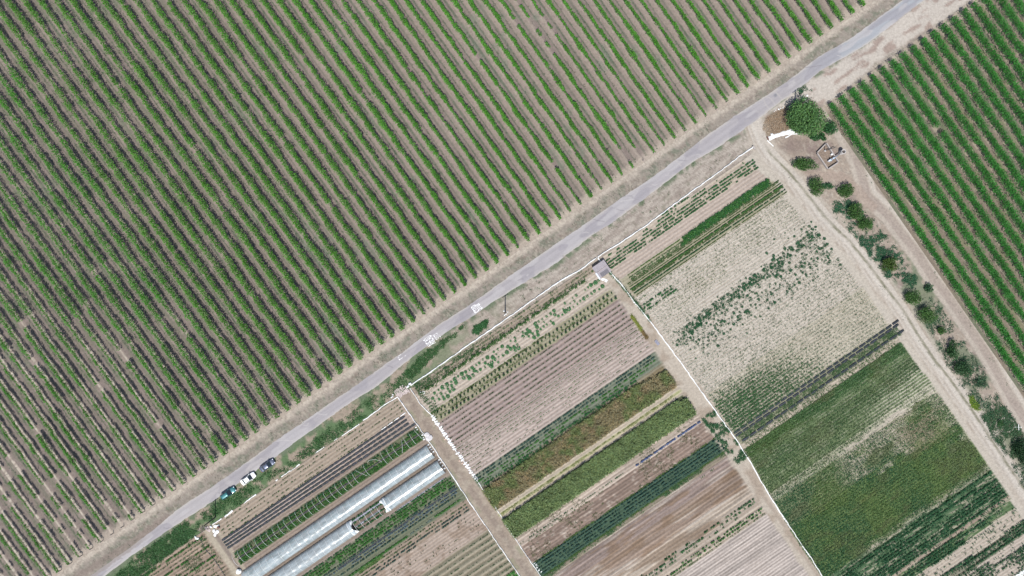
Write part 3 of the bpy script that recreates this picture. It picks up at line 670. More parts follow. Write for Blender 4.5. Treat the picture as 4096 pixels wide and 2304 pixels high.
def crop_row(plot, v, u0, u1, sty, what, dens=1.0, thr=0.0, wmul=1.0, seed=0, jitter=2.0, colmul=1.0, name='crop_row'):
    den, lp, spread, size, hgt, col = STY[sty]; L_ = (u1 - u0) * S; n = int(L_ * den * dens)
    if n < 2: return
    uu = np.sort(R.random(n)) * (u1 - u0) + u0; vv = v + jitter * (fbm(uu, uu * 0 + v, 60, 3, 2) - .5)
    px, py = uv2px(uu, vv); ok = inframe(px, py, 40)
    if thr > 0: ok &= noise(uu, np.full(n, v * 7. + seed), 34, 5) > thr
    uu, vv = uu[ok], vv[ok]
    if len(uu) < 2: return
    m = len(uu) * lp; i = np.repeat(np.arange(len(uu)), lp); sp = spread * wmul
    c3 = rot_uv(uu[i] + R.normal(size=m) * spread * .45 / S, vv[i] + R.normal(size=m) * sp * .42 / S, .14 + hgt * R.random(m))
    lf = Leaves(); tint = (.8 + .4 * R.random(len(uu)))[i][:, None]; lf.add(c3, size, np.array(col) * colmul * tint, up=.5)
    o = lf.build(name, M_leaf)
    ROWS.setdefault((plot, what), []).append((v, o))
# plot A (between the lane and the shed path)
for v, thr in ((12, .45), (25, .30), (36, .14), (45, .06), (51, .08)):
    crop_row('A', v, -900, -40 if v < 40 else -90, 'weedy' if v < 40 else 'fruit', 'row of ragged green plants', 1.15, thr, 1.2)
crop_row('A', 56, -880, -90, 'weedy', 'row of ragged green plants', 1.0, .35, 1.4, colmul=np.array([1.3, .95, 1.]))
crop_row('A', 66, -900, -380, 'weedy', 'row of ragged green plants', .6, .5, 1.2)
for v in (140, 163): crop_row('A', v, -900, -60 if v == 163 else -330, 'grass', 'olive grass strip', 1.1, .18 if v == 140 else .22, 1.5, colmul=.8)
vs_seed = [192, 210, 228, 246, 264, 282, 300, 315, 329, 343, 357, 370, 384, 397, 410, 424]
for i, v in enumerate(vs_seed):
    crop_row('A', v, -895, -32 if v < 300 else -30, 'seedling', 'seedling row', 1.5 if i % 3 else 1.0, .22 if i < 12 else .5, .6, seed=i, jitter=1)
crop_row('A', 447, -905, -35, 'teal', 'dark blue-green kale row', 1.2, .12); crop_row('A', 459, -905, -35, 'teal', 'dark blue-green kale row', 1.0, .2)
crop_row('A', 470, -905, -45, 'lush', 'bright green row', .7, .15, .7); crop_row('A', 482, -905, -60, 'lush', 'bright green row', .55, .3, .7)
crop_row('A', 494, -900, -150, 'deep', 'deep green row', 1.3, .2, 1.3); crop_row('A', 503, -900, -200, 'deep', 'deep green row', 1.0, .3, 1.5)
crop_row('A', 628, -895, -40, 'yellow', 'yellowish grass strip', 1.2, .12, 1.0); crop_row('A', 634, -895, -60, 'yellow', 'yellowish grass strip', .8, .3, 1.0)
crop_row('A', 740, -880, -40, 'weedy', 'grassy margin row', 1.3, .1, 1.2, colmul=np.array([1.2, .95, .9]))
crop_row('A', 770, -905, -400, 'small', 'small green row', 1.5, .15, 1.0, colmul=np.array([.8, .9, 1.1]))
crop_row('A', 782, -905, -500, 'weedy', 'small green row', .8, .45, .9)
crop_row('A', 774, -345, -30, 'blue', 'bluish cabbage row', 2.6, 0, 1.1, jitter=1, colmul=np.array([.95, .95, 1.6]))
for v in (869, 881, 893, 905, 917): crop_row('A', v, -905, -15, 'teal', 'dark teal kale row', 1.35, .04, .95, jitter=1)
for v in (862, 929): crop_row('A', v, -900, -20, 'grass', 'weedy margin of the kale band', 1.3, .2, 1.1)
crop_row('A', 962, -170, -70, 'small', 'short dark green row', 1.2, .3, 1.3)
crop_row('A', 1150, -700, -30, 'deep', 'sparse dark green row', .75, .38, 1.1); crop_row('A', 1163, -700, -25, 'deep', 'sparse dark green row', .8, .30, 1.1); crop_row('A', 1176, -640, -120, 'deep', 'sparse dark green row', .4, .5, 1.1)
crop_row('A', 1200, -420, -25, 'lush', 'light green row', .8, .2, .7); crop_row('A', 1212, -520, -25, 'lush', 'light green row', .8, .18, .7); crop_row('A', 1224, -520, -25, 'weedy', 'light green row', .9, .35, .8)
# plot B (tunnels)
for v in (22, 36, 50, 64, 78): crop_row('B', v, -1860, -985, 'small', 'row of small green plants', .8, .42 if v != 36 else .55, .8)
for v in (158, 170, 190, 200): crop_row('B', v, -1868, -985, 'lush' if v != 158 else 'deep', 'leafy row under the bare hoops', 1.6, .08, 1.15, colmul=.8)
for v in (312, 325, 346, 360): crop_row('B', v, -1410, -1262, 'deep', 'dark leafy row between tunnel covers', 1.5, .05, .9)
for v in (244, 258, 270, 283): crop_row('B', v, -1875, -990, 'deep', 'row inside the long closed tunnel', .9, .15, 1.0)
for v in (318, 332, 346, 358): crop_row('B', v, -1250, -990, 'deep', 'row inside the short closed tunnel', .9, .15, 1.0)
for v, s_, w_, u0, thr in ((386, 'deep', 'dark green row', -1890, .1), (398, 'lush', 'lush green row', -1890, .05), (409, 'lush', 'lush green row', -1890, .1), (420, 'lush', 'lush green row', -1890, .1), (432, 'teal', 'blue-green kale row', -1850, .15),
                        (444, 'blue', 'pale bluish cabbage row', -1700, .1), (455, 'blue', 'pale bluish cabbage row', -1500, .15), (466, 'teal', 'blue-green kale row', -1600, .2)):
    crop_row('B', v, u0, -985, s_, w_, 1.25, thr, 1.0)
crop_row('B', 490, -1600, -1255, 'lush', 'bright green herb row', 1.9, .0, .9); crop_row('B', 488, -1120, -1000, 'lush', 'bright green herb row', 1.7, .0, .8)
crop_row('B', 489, -1245, -1135, 'pale', 'whitish row', 1.6, .05, .8); crop_row('B', 500, -1500, -1380, 'grass', 'light lawn like strip', 3, 0, 2.2, colmul=1.4)
for v, s_ in ((505, 'small'), (517, 'weedy'), (529, 'teal'), (541, 'teal')): crop_row('B', v, -1560, -990, s_, 'short green row', 1.2, .25, .8)
for v in (665, 688, 711, 734, 757, 780, 803, 826, 849, 872, 895): crop_row('B', v, -1500, -982, 'weedy' if v > 800 else 'small', 'weedy corner row below the lane', 1.7, .22, .9, colmul=.9)
crop_row('B', 866, -1020, -982, 'lush', 'bright green patch row', 3, 0, 1.6, colmul=1.5); crop_row('B', 850, -1030, -985, 'lush', 'bright green patch row', 3, 0, 1.6, colmul=1.5)
for v in (562, 575, 588, 601, 614, 627, 640): crop_row('B', v, -1480, -990, 'seedling', 'sparse brownish seedling row', .5, .55, 1.3, colmul=np.array([1.2, .8, .9]))
# plot C
for i, v in enumerate((28, 43, 58, 73, 88, 103, 118, 133, 148, 163, 178, 193)): crop_row('C', v, -2330, -1925, 'weedy' if i % 3 else 'lush', 'green row in the bottom left plot', 1.1, .3, .8, colmul=.9)
# plot D
crop_row('D', 9, 300, 560, 'deep', 'dark green row below the roadside fence', .9, .45, .8)
crop_row('D', 20, 20, 700, 'deep', 'dark green row below the roadside fence', .8, .55, .8)
for v, thr in ((33, .22), (45, .04), (57, .14), (68, .26)): crop_row('D', v, 18, 735, 'deep', 'dark green row below the roadside fence', 1.5, thr, .7)
for i in range(11): crop_row('D', 128 + i * 2.4, 325 - (i > 8) * 20, 738, 'lush' if i % 2 else 'deep', 'lush green band line', 1.25, .0, 1.3, colmul=.85)
for v in (129, 141, 148, 153): crop_row('D', v, 60, 330, 'grass' if v < 135 else 'weedy', 'olive green row', 1.7, .15, .7)
for v, s_, thr in ((158, 'grass', .08), (163, 'weedy', .1), (172, 'grass', .06), (183, 'lush', .06), (188, 'grass', .05), (193, 'weedy', .1), (203, 'deep', .04), (214, 'grass', .15)): crop_row('D', v, 40, 770, s_, 'green row of the striped strip', 2.0, thr, .42 if v != 193 else .7, jitter=1, colmul=.8)
for v in (224, 236): crop_row('D', v, 45, 330, 'weedy', 'patchy green row', 1.0, .35, .8)
for v in (262, 274, 286): crop_row('D', v, 40, 190, 'deep', 'short dark row beside the white fence', 1.2, .25, .9)
for v in (912, 922, 950, 960): crop_row('D', v, 60, 800, 'weedy', 'weedy row beside the black film', 1.3, .2, 1.1)

PLN = {'A': 'in the middle plot', 'B': 'in the tunnel plot', 'C': 'beside the lower left gate', 'D': 'in the right hand field'}
GRPN = {'A': 'crop rows of the middle plot', 'B': 'crop rows of the tunnel plot', 'C': 'crop rows of the lower left plot', 'D': 'crop rows of the right hand field'}
for (pl, what), l in ROWS.items():
    l.sort(key=lambda e: e[0])
    for i, (v, o) in enumerate(l):
        tag(o, what + ' ' + PLN[pl] + (', %s from the road' % ordi(i + 1) if len(l) > 1 else ''), 'crop row', GRPN[pl])

# ------------------------------------------------------------------ plants one can count
def plant_mesh(n, rad, hgt, size, col, up=.6, var=.25):
    lf = Leaves(); a_ = R.random(n) * 2 * pi; r_ = rad * np.sqrt(R.random(n)); lf.add(np.stack([r_ * np.cos(a_), r_ * np.sin(a_), .08 + hgt * R.random(n) * (1 - .5 * (r_ / rad) ** 2)], 1), size, col, up, var)
    o = lf.build('foliage', M_leaf); me = o.data; bpy.data.objects.remove(o); return me
def place(me, name, x, y, sc, label, cat, group, z=.02):
    o = bpy.data.objects.new(name, me); C.objects.link(o); o.location = (float(x), float(y), z); o.scale = (sc, sc, sc); o.rotation_euler = (0, 0, random.random() * 6.28)
    return tag(o, label, cat, group)
MS = [plant_mesh(46, .42, .38, .27, (.030,.105,.045)) for _ in range(6)]
n = 0; tries = 0
def sq_d(u, v):
    d = math.exp(-((v - (452 - (u - 70) * .045)) / 22) ** 2) * (1 if 60 < u < 790 else 0) * (1.0 if u < 700 else .6) + .30 * math.exp(-((v - 500) / 50) ** 2) * (1 if 120 < u < 800 else 0)
    d += .12 * math.exp(-((v - 360) / 60) ** 2) * (1 if u > 560 else 0)
    return d
while n < 300 and tries < 40000:
    tries += 1; u = random.uniform(50, 800); v = 12.3 * round(random.uniform(330, 640) / 12.3) + random.uniform(-3, 3)
    if random.random() < sq_d(u, v) * .35:
        X, Y = UVW(u, v); place(random.choice(MS), 'squash_plant', X, Y, random.uniform(.5, 1.05), 'bushy dark green plant in the scattered band across the pale sandy field', 'vegetable plant', 'dark green plants scattered over the sandy field'); n += 1
MC = [plant_mesh(60, .5, .45, .30, (.065,.19,.07)) for _ in range(4)]
for vrow_, dens in ((80, .0), (94, .35), (108, .0), (121, .6)):
    u = -880
    while u < -60:
        u += random.uniform(15, 21)
        thin = dens + (.35 if u > -260 and vrow_ != 108 else 0)
        if random.random() < thin + .12: continue
        X, Y = UVW(u, vrow_ + random.uniform(-2, 2)); place(random.choice(MC), 'cabbage_plant', X, Y, random.uniform(.55, 1.25), 'round bright green plant standing singly in pale soil below the roadside fence', 'vegetable plant', 'round green plants of the middle plot')
MP = []
for _ in range(4):
    lf = Leaves(); m = 60; a_ = R.random(m) * 6.28; r_ = .28 * np.sqrt(R.random(m)); lf.add(np.stack([r_ * np.cos(a_), r_ * np.sin(a_), .2 + .85 * R.random(m)], 1), .24, (.032,.085,.026)); o = lf.build('foliage', M_leaf); MP.append(o.data); bpy.data.objects.remove(o)
for vrow_ in (150, 176):
    u = -895
    while u < -40:
        u += random.uniform(17.5, 20); X, Y = UVW(u, vrow_ + random.uniform(-1, 1))
        place(random.choice(MP), 'pepper_bush', X, Y, random.uniform(.7, 1.15), 'small dark upright bush in the evenly spaced pair of rows of the middle plot', 'bush', 'dark bushes in two even rows')
for u in np.arange(-1300, -1005, 22):
    pass

# ------------------------------------------------------------------ fields of plants nobody could count
def field(name, label, u0, u1, v0, v1, n, dens, size, col, hgt, lp=5, spread=.16, snap=0, kind='stuff', up=.5, cat='crop', z0=.12):
    u = R.random(n) * (u1 - u0) + u0; v = R.random(n) * (v1 - v0) + v0
    if snap: v = np.round(v / snap) * snap + R.normal(size=n) * 1.3
    px, py = uv2px(u, v); ok = inframe(px, py, 30) & (R.random(n) < dens(u, v, px, py)); u, v = u[ok], v[ok]; px, py = px[ok], py[ok]
    i = np.repeat(np.arange(len(u)), lp); m = len(i)
    if m == 0: return
    hh = hgt * (.55 + .9 * fbm(px, py, 22, 6))[i]
    c3 = rot_uv(u[i] + R.normal(size=m) * spread / S, v[i] + R.normal(size=m) * spread / S, z0 + hh * R.random(m))
    cc = np.array([col(a_, b_) for a_, b_ in zip(u[:1], v[:1])]) if False else col(u, v, px, py)
    lf = Leaves(); lf.add(c3, size, (cc * (.8 + .4 * R.random((len(u), 1))))[i], up)
    return tag(lf.build(name, M_leaf), label, cat, None, kind)
cc = lambda *a_: (lambda u, v, px, py: np.zeros((len(u), 3)) + np.array(a_))
# tall bands of plot A
def mil(u, v, px, py):
    c = np.zeros((len(u), 3)) + np.array([.25, .215, .115]); g = sstep(.42, .62, fbm(px, py, 60, 3)) + .5 * (v < 520); g = np.clip(g, 0, 1)[:, None]
    c = c * (1 - g) + np.array([.16, .20, .075]) * g; r_ = sstep(.6, .7, fbm(px, py, 24, 5))[:, None]; return c * (1 - r_ * .6) + np.array([.32, .235, .13]) * r_ * .6
field('brown_millet', 'tall brown ripening millet band with reddish heads in the middle plot', -906, -28, 508, 604, 15000, lambda u, v, px, py: (.35 + .65 * sstep(.3, .5, fbm(px, py, 16, 2))) * (1 - .6 * (v > 585) * (fbm(px, py, 30, 1) > .5)) * ((u < -150) | (v > 515 + (u + 150) * .1)), .34, mil, 1.1, 4, .18)
field('green_millet', 'broad dense green millet band across the middle plot', -906, -26, 650, 736, 17000, lambda u, v, px, py: (.4 + .6 * sstep(.28, .45, fbm(px, py, 14, 2))) * ((v > 664) | (u < -60)) , .34,
      lambda u, v, px, py: (np.zeros((len(u), 3)) + np.array([.155, .215, .085])) * (.75 + .6 * fbm(px, py, 40, 4))[:, None], 1.25, 4, .16)
# sandy field seedlings of plot D
def dsand(u, v, px, py):
    e = (u > uF3(v) + 10) & (u < uR(v) - 44); b = fbm(px, py, 70, 3); d = .20 + .16 * sstep(.42, .66, b)
    d = d + .5 * np.exp(-((u - 260) / 150) ** 2 - ((v - 325) / 45) ** 2) + .22 * sstep(520, 640, v) + .35 * sstep(700, 840, v) * (1 - sstep(300, 560, u)) + .3 * (v < 320) * sstep(300, 600, u)
    d = d - .3 * np.exp(-((u - 420) / 220) ** 2 - ((v - 380) / 35) ** 2)
    return np.clip(d, 0.03, 1) * e
def colsand(u, v, px, py):
    y = np.exp(-((u - 260) / 150) ** 2 - ((v - 325) / 45) ** 2)[:, None] + .5 * (v < 330)[:, None] * sstep(300, 600, u)[:, None]; y = np.clip(y, 0, 1)
    return np.array([.075, .13, .06]) * (1 - y) + np.array([.10, .145, .05]) * y
field('sparse_seedlings', 'sparse little green plants in faint rows over the pale sandy field', 20, 810, 218, 890, 30000, dsand, .17, colsand, .16, 4, .12, 12.3)
field('dense_seedlings', 'denser patch of green seedlings above the black film rows near the white fence', 45, 620, 690, 885, 9000, lambda u, v, px, py: (u > uF3(v) + 8) * (1 - sstep(180, 620, u + (885 - v) * .8)) * sstep(690, 800, v) * .9, .26, cc(.05, .13, .045), .24, 5, .16, 12.3)
field('more_squash', 'smaller dark green plants mixed among the bushy ones on the pale sandy field', 50, 800, 400, 640, 5200, lambda u, v, px, py: np.clip(.9 * np.exp(-((v - (450 - (u - 70) * .045)) / 22) ** 2) * sstep(60, 120, u) + .28 * np.exp(-((v - 510) / 50) ** 2) * (u > 90), 0, 1) * .42 * (u < 790), .25, cc(.028, .10, .042), .3, 15, .22, 12.3)
# meadow
def dmead(u, v, px, py):
    v = v + 26 * (fbm(u, v, 46, 4) - .5)
    e = (u > uF3(v) + 6) & (u < uR(v) - 40); d = .75 + 0 * u
    d = d * (1 - .25 * (v > 1010) * (v < 1210)); d = np.where((v > 1110) & (v < 1210), d * (.8 - .5 * sstep(380, 700, u)), d); d = d - .35 * (v > 1190) * (v < 1360) * sstep(250, 420, u) * sstep(.4, .58, fbm(u / 2.2, v, 60, 5))
    d = np.where((v > 965) & (v < 1005), 1, d); d = d - .4 * np.exp(-((v - 1030) / 14) ** 2) * sstep(100, 300, u) - .5 * (v > 1576) * (v < 1592)
    return np.clip(d, .05, 1) * e
def colmead(u, v, px, py):
    v = v + 30 * (fbm(u, v, 46, 4) - .5)
    n = fbm(px, py, 90, 7); g = np.array([.056, .125, .042]); y = np.array([.078, .142, .042]); k = np.array([.026, .095, .036]); t_ = np.array([.12,.12,.055])
    a_ = sstep(.48, .66, n)[:, None]; c = g * (1 - a_) + y * a_
    dk = (sstep(.5, .64, fbm(px, py, 120, 2)) * (v > 1180) * (u < 560))[:, None] + (v > 1180)[:, None] * (1 - sstep(40, 200, u))[:, None] * .8; dk = np.clip(dk, 0, 1)
    c = c * (1 - dk * .8) + k * dk * .8
    ol = ((v > 1030) & (v < 1190))[:, None] * .6; c = c * (1 - ol) + np.array([.070, .120, .048]) * ol
    br = (sstep(.55, .7, fbm(u / 3, v, 40, 1)))[:, None] * .5; return c * (1 - br) + t_ * br
field('green_meadow', 'low green cover crop filling the lower right of the big field', 15, 830, 966, 1592, 85000, dmead, .26, colmead, .26, 2, .2, 12.3)
field('dark_vegetables', 'dark green vegetable rows in the bottom right corner', 10, 900, 1592, 2000, 26000,
      lambda u, v, px, py: np.clip(.95 - .75 * ((v > 1712) & (v < 1730)) - .85 * ((v > 1776) & (v < 1830)) - .3 * (v > 1880) - .75 * sstep(.58, .66, noise(np.round(v / 12.3) * 7.7, u / 150, 1.0, 4)) - .4 * sstep(.55, .7, fbm(u / 5, v, 14, 4, 2)), .03, 1) * (u < uR(v) - 40), .30, cc(.030, .105, .042), .38, 5, .14, 12.3)
field('corner_weeds', 'green weeds between the dark film rows of the right hand field', 60, 830, 905, 944, 4200, lambda u, v, px, py: (fbm(px, py, 30, 2) + .4 * (R.random(len(u)) - .5) > .48) * 1.0, .22, cc(.07, .13, .055), .18, 3, .18)
field('kale_weeds', 'green weeds creeping along both margins of the teal kale band', -900, -10, 926, 944, 2600, lambda u, v, px, py: (fbm(px, py, 40, 4) + .3 * (R.random(len(u)) - .5) > .5) * 1.0, .22, cc(.06, .14, .05), .18, 4, .2)
field('grass_margin', 'grassy weeds and brown stalks under the dry crop rows of the middle plot', -890, -40, 740, 862, 3000, lambda u, v, px, py: (fbm(px, py, 50, 1) > .60) * .7, .22, cc(.10, .12, .05), .2, 4, .16)
field('path_weeds', 'green weeds creeping along the shed path and the white fence', -32, 44, 60, 1020, 7000, lambda u, v, px, py: np.clip((v > 770) * (v < 1000) * (fbm(px, py, 26, 2) > .5) * (u > -22 + (v - 770) * .05) * .8 + (v < 330) * (np.abs(u - uF3(v) + 4) < 4) * .8, 0, 1), .26, cc(.035, .12, .045), .3, 6, .2)
field('tunnel_plot_weeds', 'weeds over the ground of the plot left of the tunnels', -2330, -1925, 15, 330, 5000, lambda u, v, px, py: (fbm(px, py, 40, 4) > .5) * .8, .24, cc(.05, .12, .04), .25, 4, .2)
field('yellow_grass', 'yellow-green grass strip at the head of the seedling rows beside the path', -26, -12, 268, 382, 900, lambda u, v, px, py: (np.abs(u + 19) < 5) * .5, .22, lambda u, v, px, py: np.where((v > 345)[:, None], [.20, .14, .06], [.22, .25, .05]), .2, 5, .16)

def wild(name, label, pts, n, thr, scale, size, col, hgt, lp=6, spread=.22, seed=2, cat='weeds'):
    pts = np.array(pts, float); x0, y0 = pts.min(0); x1, y1 = pts.max(0); px = R.random(n) * (x1 - x0) + x0; py = R.random(n) * (y1 - y0) + y0
    ok = (poly_sd(px, py, pts) + 22 * (fbm(px, py, 18, 6) - .5) < -2) & (fbm(px, py, scale, seed) + .22 * (R.random(n) - .5) > thr) & inframe(px, py, 30); px, py = px[ok], py[ok]
    if len(px) == 0: return
    i = np.repeat(np.arange(len(px)), lp); m = len(i); X, Y = W(px, py)
    c3 = np.stack([X[i] + R.normal(size=m) * spread, Y[i] + R.normal(size=m) * spread, .04 + hgt * (.5 + fbm(px, py, 20, 5))[i] * R.random(m)], 1)
    lf = Leaves(); lf.add(c3, size, (np.array(col) * (.75 + .5 * R.random((len(px), 1))))[i], .4); return tag(lf.build(name, M_leaf), label, cat, None, 'stuff')
def off(pts, d): # shift a polyline sideways
    pts = np.array(pts, float); t = np.gradient(pts, axis=0); t /= np.linalg.norm(t, axis=1)[:, None]; return [tuple(p + d * np.array([-q[1], q[0]])) for p, q in zip(pts, t)]
rs = ROAD_S[10:]; nr = ROAD_N[4:]
wild('verge_weeds', 'green grass and weeds along the lower side of the road', off(rs, -2) + off(rs, -26)[::-1], 30000, .50, 30, .2, (.06, .115, .045), .15, 4)
wild('verge_weeds', 'greyish weeds along the upper side of the road', off(nr, 3) + off(nr, 46)[::-1], 52000, .50, 28, .18, (.065, .095, .055), .12, 3, seed=3)
GV1 = [(1520,1560),(1600,1500),(1650,1500),(1640,1540),(1590,1583),(1540,1612),(1450,1680),(1340,1757),(1200,1850),(1100,1915),(1000,1990),(900,2060),(850,2092),(815,2080),(800,2060),(880,1995),(960,1955),(1060,1890),(1130,1870),(1250,1760),(1350,1690),(1440,1620)]
wild('grass_strip', 'thick green grass and weeds between the parked cars and the torn white fence', GV1, 26000, .42, 36, .27, (.055, .135, .045), .3, 5)
wild('grass_strip', 'thick green grass strip along the road at the bottom left', [(800,2090),(780,2150),(640,2250),(560,2320),(440,2320),(560,2215),(690,2125),(745,2085)], 16000, .40, 36, .27, (.055, .135, .045), .25, 4, seed=4)
wild('grass_strip', 'green grass patch beside the road opposite the AHEAD marking', [(1600,1500),(1680,1425),(1790,1345),(1860,1300),(1830,1340),(1760,1400),(1700,1465),(1650,1520)], 7000, .36, 50, .25, (.05, .125, .04), .2, 5)
wild('grass_strip', 'isolated dark green grass patch between the road and the white fence', [(1885,1325),(1915,1295),(1950,1280),(1945,1310),(1915,1335),(1890,1338)], 1100, .1, 50, .25, (.04, .125, .04), .25, 6)
wild('scrub_weeds', 'blue-green low weeds on the scrub strip between the two dirt tracks', [(3330,800),(3420,800),(3470,850),(3560,960),(3680,1120),(3650,1160),(3540,1110),(3430,960),(3340,870)], 11000, .50, 26, .26, (.035, .115, .055), .3, 6, seed=5)
wild('scrub_weeds', 'scattered weeds on the lower scrub strip between the two dirt tracks', [(3640,1170),(3740,1190),(3870,1370),(3960,1530),(4100,1740),(4110,1990),(4020,1830),(3900,1640),(3760,1420)], 17000, .53, 30, .25, (.045, .11, .055), .25, 5, seed=3)
wild('scrub_weeds', 'green weeds round the stone ring at the lower right', [(3890,1600),(3990,1590),(4096,1740),(4096,1900),(4030,1820),(3940,1700)], 8000, .46, 40, .24, (.05, .115, .05), .2, 5, seed=1)
wild('bright_weeds', 'bright yellow-green weed patch beside the farm track', [(3872,1583),(3895,1590),(3920,1640),(3905,1648),(3880,1610)], 700, .1, 30, .24, (.17, .26, .03), .2, 6)
wild('creeper', 'dark green creeping plants beside the utility pole near the tree', [(3192,356),(3215,343),(3240,350),(3254,362),(3238,372),(3215,366),(3196,376)], 240, .46, 12, .26, (.035, .10, .05), .2, 7, spread=.25)
wild('track_weeds', 'line of weeds between the wheel ruts of the farm track', off(TRACK1[4:], 3) + off(TRACK1[4:], 9)[::-1], 9000, .56, 30, .2, (.06, .10, .045), .14, 4) 
wild('track_weeds', 'line of weeds along the edge of the right hand vineyard', off([(3345,500),(3460,690),(3600,890),(3750,1110),(3900,1340),(4040,1560),(4110,1660)], -4) + off([(3345,500),(3460,690),(3600,890),(3750,1110),(3900,1340),(4040,1560),(4110,1660)], 6)[::-1], 3500, .55, 24, .24, (.045, .11, .05), .22, 5)
wild('tilled_weeds', 'few dark green weeds on the bare strip between road and white fence', [(2060,1190),(2230,1075),(2400,955),(2640,790),(2900,620),(2990,560),(2880,660),(2700,790),(2480,950),(2330,1055),(2100,1200)], 5200, .64, 22, .24, (.04, .10, .04), .18, 6)
wild('lane_weeds', 'green and straw coloured weeds inside the fence by the plank gate', [(1650,1540),(1760,1475),(1840,1420),(1900,1380),(1900,1400),(1780,1490),(1700,1560),(1760,1640),(1740,1665),(1690,1600)], 5000, .42, 36, .25, (.05, .12, .045), .3, 6)
# weeds along the middle of the vineyard alleys
lf = Leaves()
for k in range(-12, 77):
    t = R.random(520) * 2750; px, py = vrow(np.full(t.shape, k + .5) + R.normal(size=t.shape) * (.022 + .02 * (k % 2)), t)
    ok = inframe(px, py, 10) & (noise(t, t * 0 + k * 40., 90, 5) + .25 * (k % 2) > .42); px, py = px[ok], py[ok]
    if len(px): i = np.repeat(np.arange(len(px)), 3); m = len(i); X, Y = W(px, py); lf.add(np.stack([X[i] + R.normal(size=m) * .14, Y[i] + R.normal(size=m) * .14, .08 + .1 * R.random(m)], 1), .2, (.055, .09, .05))
tag(lf.build('alley_weeds', M_leaf), 'thin lines of grey-green weeds along the middle of the vineyard alleys', 'weeds', None, 'stuff')
lf = Leaves()
px = R.random(26000) * 900 + 3300; py = R.random(26000) * 2304 - 0; j = ((px - 3326) - .693 * (py - 419)) / 60.8; ok = (j > .2) & (py > 419 - .706 * (px - 3326) + 20) & inframe(px, py, 5) & (np.abs(j % 1 - .5) < .3) & (fbm(px, py, 60, 2) + .12 * (np.floor(j) % 2 == 0) > .55)
px, py = px[ok], py[ok]; i = np.repeat(np.arange(len(px)), 3); m = len(i); X, Y = W(px, py); lf.add(np.stack([X[i] + R.normal(size=m) * .2, Y[i] + R.normal(size=m) * .2, .07 + .08 * R.random(m)], 1), .2, (.06, .10, .055))
tag(lf.build('alley_weeds', M_leaf), 'grey-green grass on the alleys of the right hand vineyard', 'weeds', None, 'stuff')

# ------------------------------------------------------------------ tree and bushes
def bush(name, cat, label, px, py, rx, ry, hgt, n, col, group=None, rz=0.0, lobes=7, trunk=True, leaf=.34, zb=.25):
    # rx, ry metres; the base stands where it does on the ground, the crown leans out of nothing but perspective
    X, Y = W(px, py); k = hgt * .55 / (H - hgt * .55); X, Y = X / (1 + k), Y / (1 + k); root = empty(name, (float(X), float(Y), 0), rz)
    lf = Leaves(); per = n // lobes; tm = MB()
    for l in range(lobes):
        a_ = 2 * pi * l / lobes + R.random() * .7; rr = (.50 + .18 * R.random()) if l else 0.0
        cx, cy = rx * rr * math.cos(a_), ry * rr * math.sin(a_); lr = (.48 + .22 * R.random()) if l else .68; cz = hgt * (.48 + .14 * R.random()) if l else hgt * .56
        d = R.normal(size=(per, 3)); d /= np.linalg.norm(d, axis=1)[:, None]; rad = (.45 + .55 * R.random(per) ** .5)[:, None]
        lump = (.78 + .5 * fbm(d[:, 0] * 3 + l * 9, d[:, 1] * 3 + d[:, 2] * 2, .8, l))[:, None]
        q = d * rad * lump * np.array([rx * lr, ry * lr, hgt * .46]) + np.array([cx, cy, cz]); q = q[q[:, 2] > zb * .4]
        lf.add(q, leaf, np.array(col) * (.85 + .3 * R.random()), up=.25, var=.35)
        if trunk: tm.tube([(cx * .08, cy * .08, 0), (cx * .35, cy * .35, hgt * .25), (cx * .85, cy * .85, cz)], .05 + .012 * hgt, 6, .02, cap=False)
    lf.build('crown', M_leaf, root, width=.5)
    if trunk: tm.build('trunk', M_bark, root)
    return tag(root, label, cat, group)
bush('willowy_tree', 'tree', 'large round green tree beside the utility pole and the brown heap', 3226, 471, 4.5, 4.6, 5.4, 8500, (.085, .18, .055), lobes=13, leaf=.46, rz=.3)
bush('shrub', 'shrub', 'green shrub touching the lower right of the large tree', 3322, 512, 2.0, 1.9, 2.6, 1500, (.035, .115, .035))
bush('shrub', 'shrub', 'small green shrub just below the large tree', 3263, 545, 1.3, 1.1, 1.8, 700, (.035, .12, .035), lobes=4)
bush('shrub', 'shrub', 'smallest shrub between the large tree and its right hand shrub', 3291, 546, 1.0, 1.0, 1.6, 500, (.035, .115, .035), lobes=4)
BG = (.055, .125, .030); GB = 'dark bushes on the scrub strip between the two dirt tracks'
bush('bush', 'bush', 'wide oval dark bush left of the well', 3219, 657, 3.1, 1.6, 2.3, 1900, BG, GB, rz=-.12)
bush('bush', 'bush', 'dark bush right of the farm track just below the loop of tyre marks', 3267, 745, 2.1, 2.4, 2.6, 1700, BG, GB)
bush('bush', 'bush', 'trailing green end of the bush below the loop of tyre marks', 3310, 744, 1.9, .8, 1.0, 500, (.035,.11,.04), GB, trunk=False)
bush('bush', 'bush', 'dark bush at the right end of the tyre mark loop, below the well', 3385, 762, 2.3, 1.9, 2.6, 1700, BG, GB, rz=.5)
bush('bush', 'bush', 'upper of the two neighbouring bushes at the top of the weedy strip', 3424, 848, 1.9, 2.3, 2.6, 1600, BG, GB)
bush('bush', 'bush', 'lower of the two neighbouring bushes at the top of the weedy strip', 3464, 897, 1.9, 1.7, 2.3, 1300, BG, GB)
bush('bush', 'bush', 'yellowish green bush alone in the middle of the blue-green weeds', 3562, 1056, 2.0, 1.9, 2.6, 1600, (.055,.10,.018), GB)
bush('bush', 'bush', 'dark bush left of the small bush at the second track edge', 3654, 1191, 2.0, 1.8, 2.6, 1500, BG, GB)
bush('bush', 'bush', 'small loose bush at the left edge of the second track', 3717, 1152, 1.2, 1.2, 1.5, 500, (.04,.11,.045), GB)
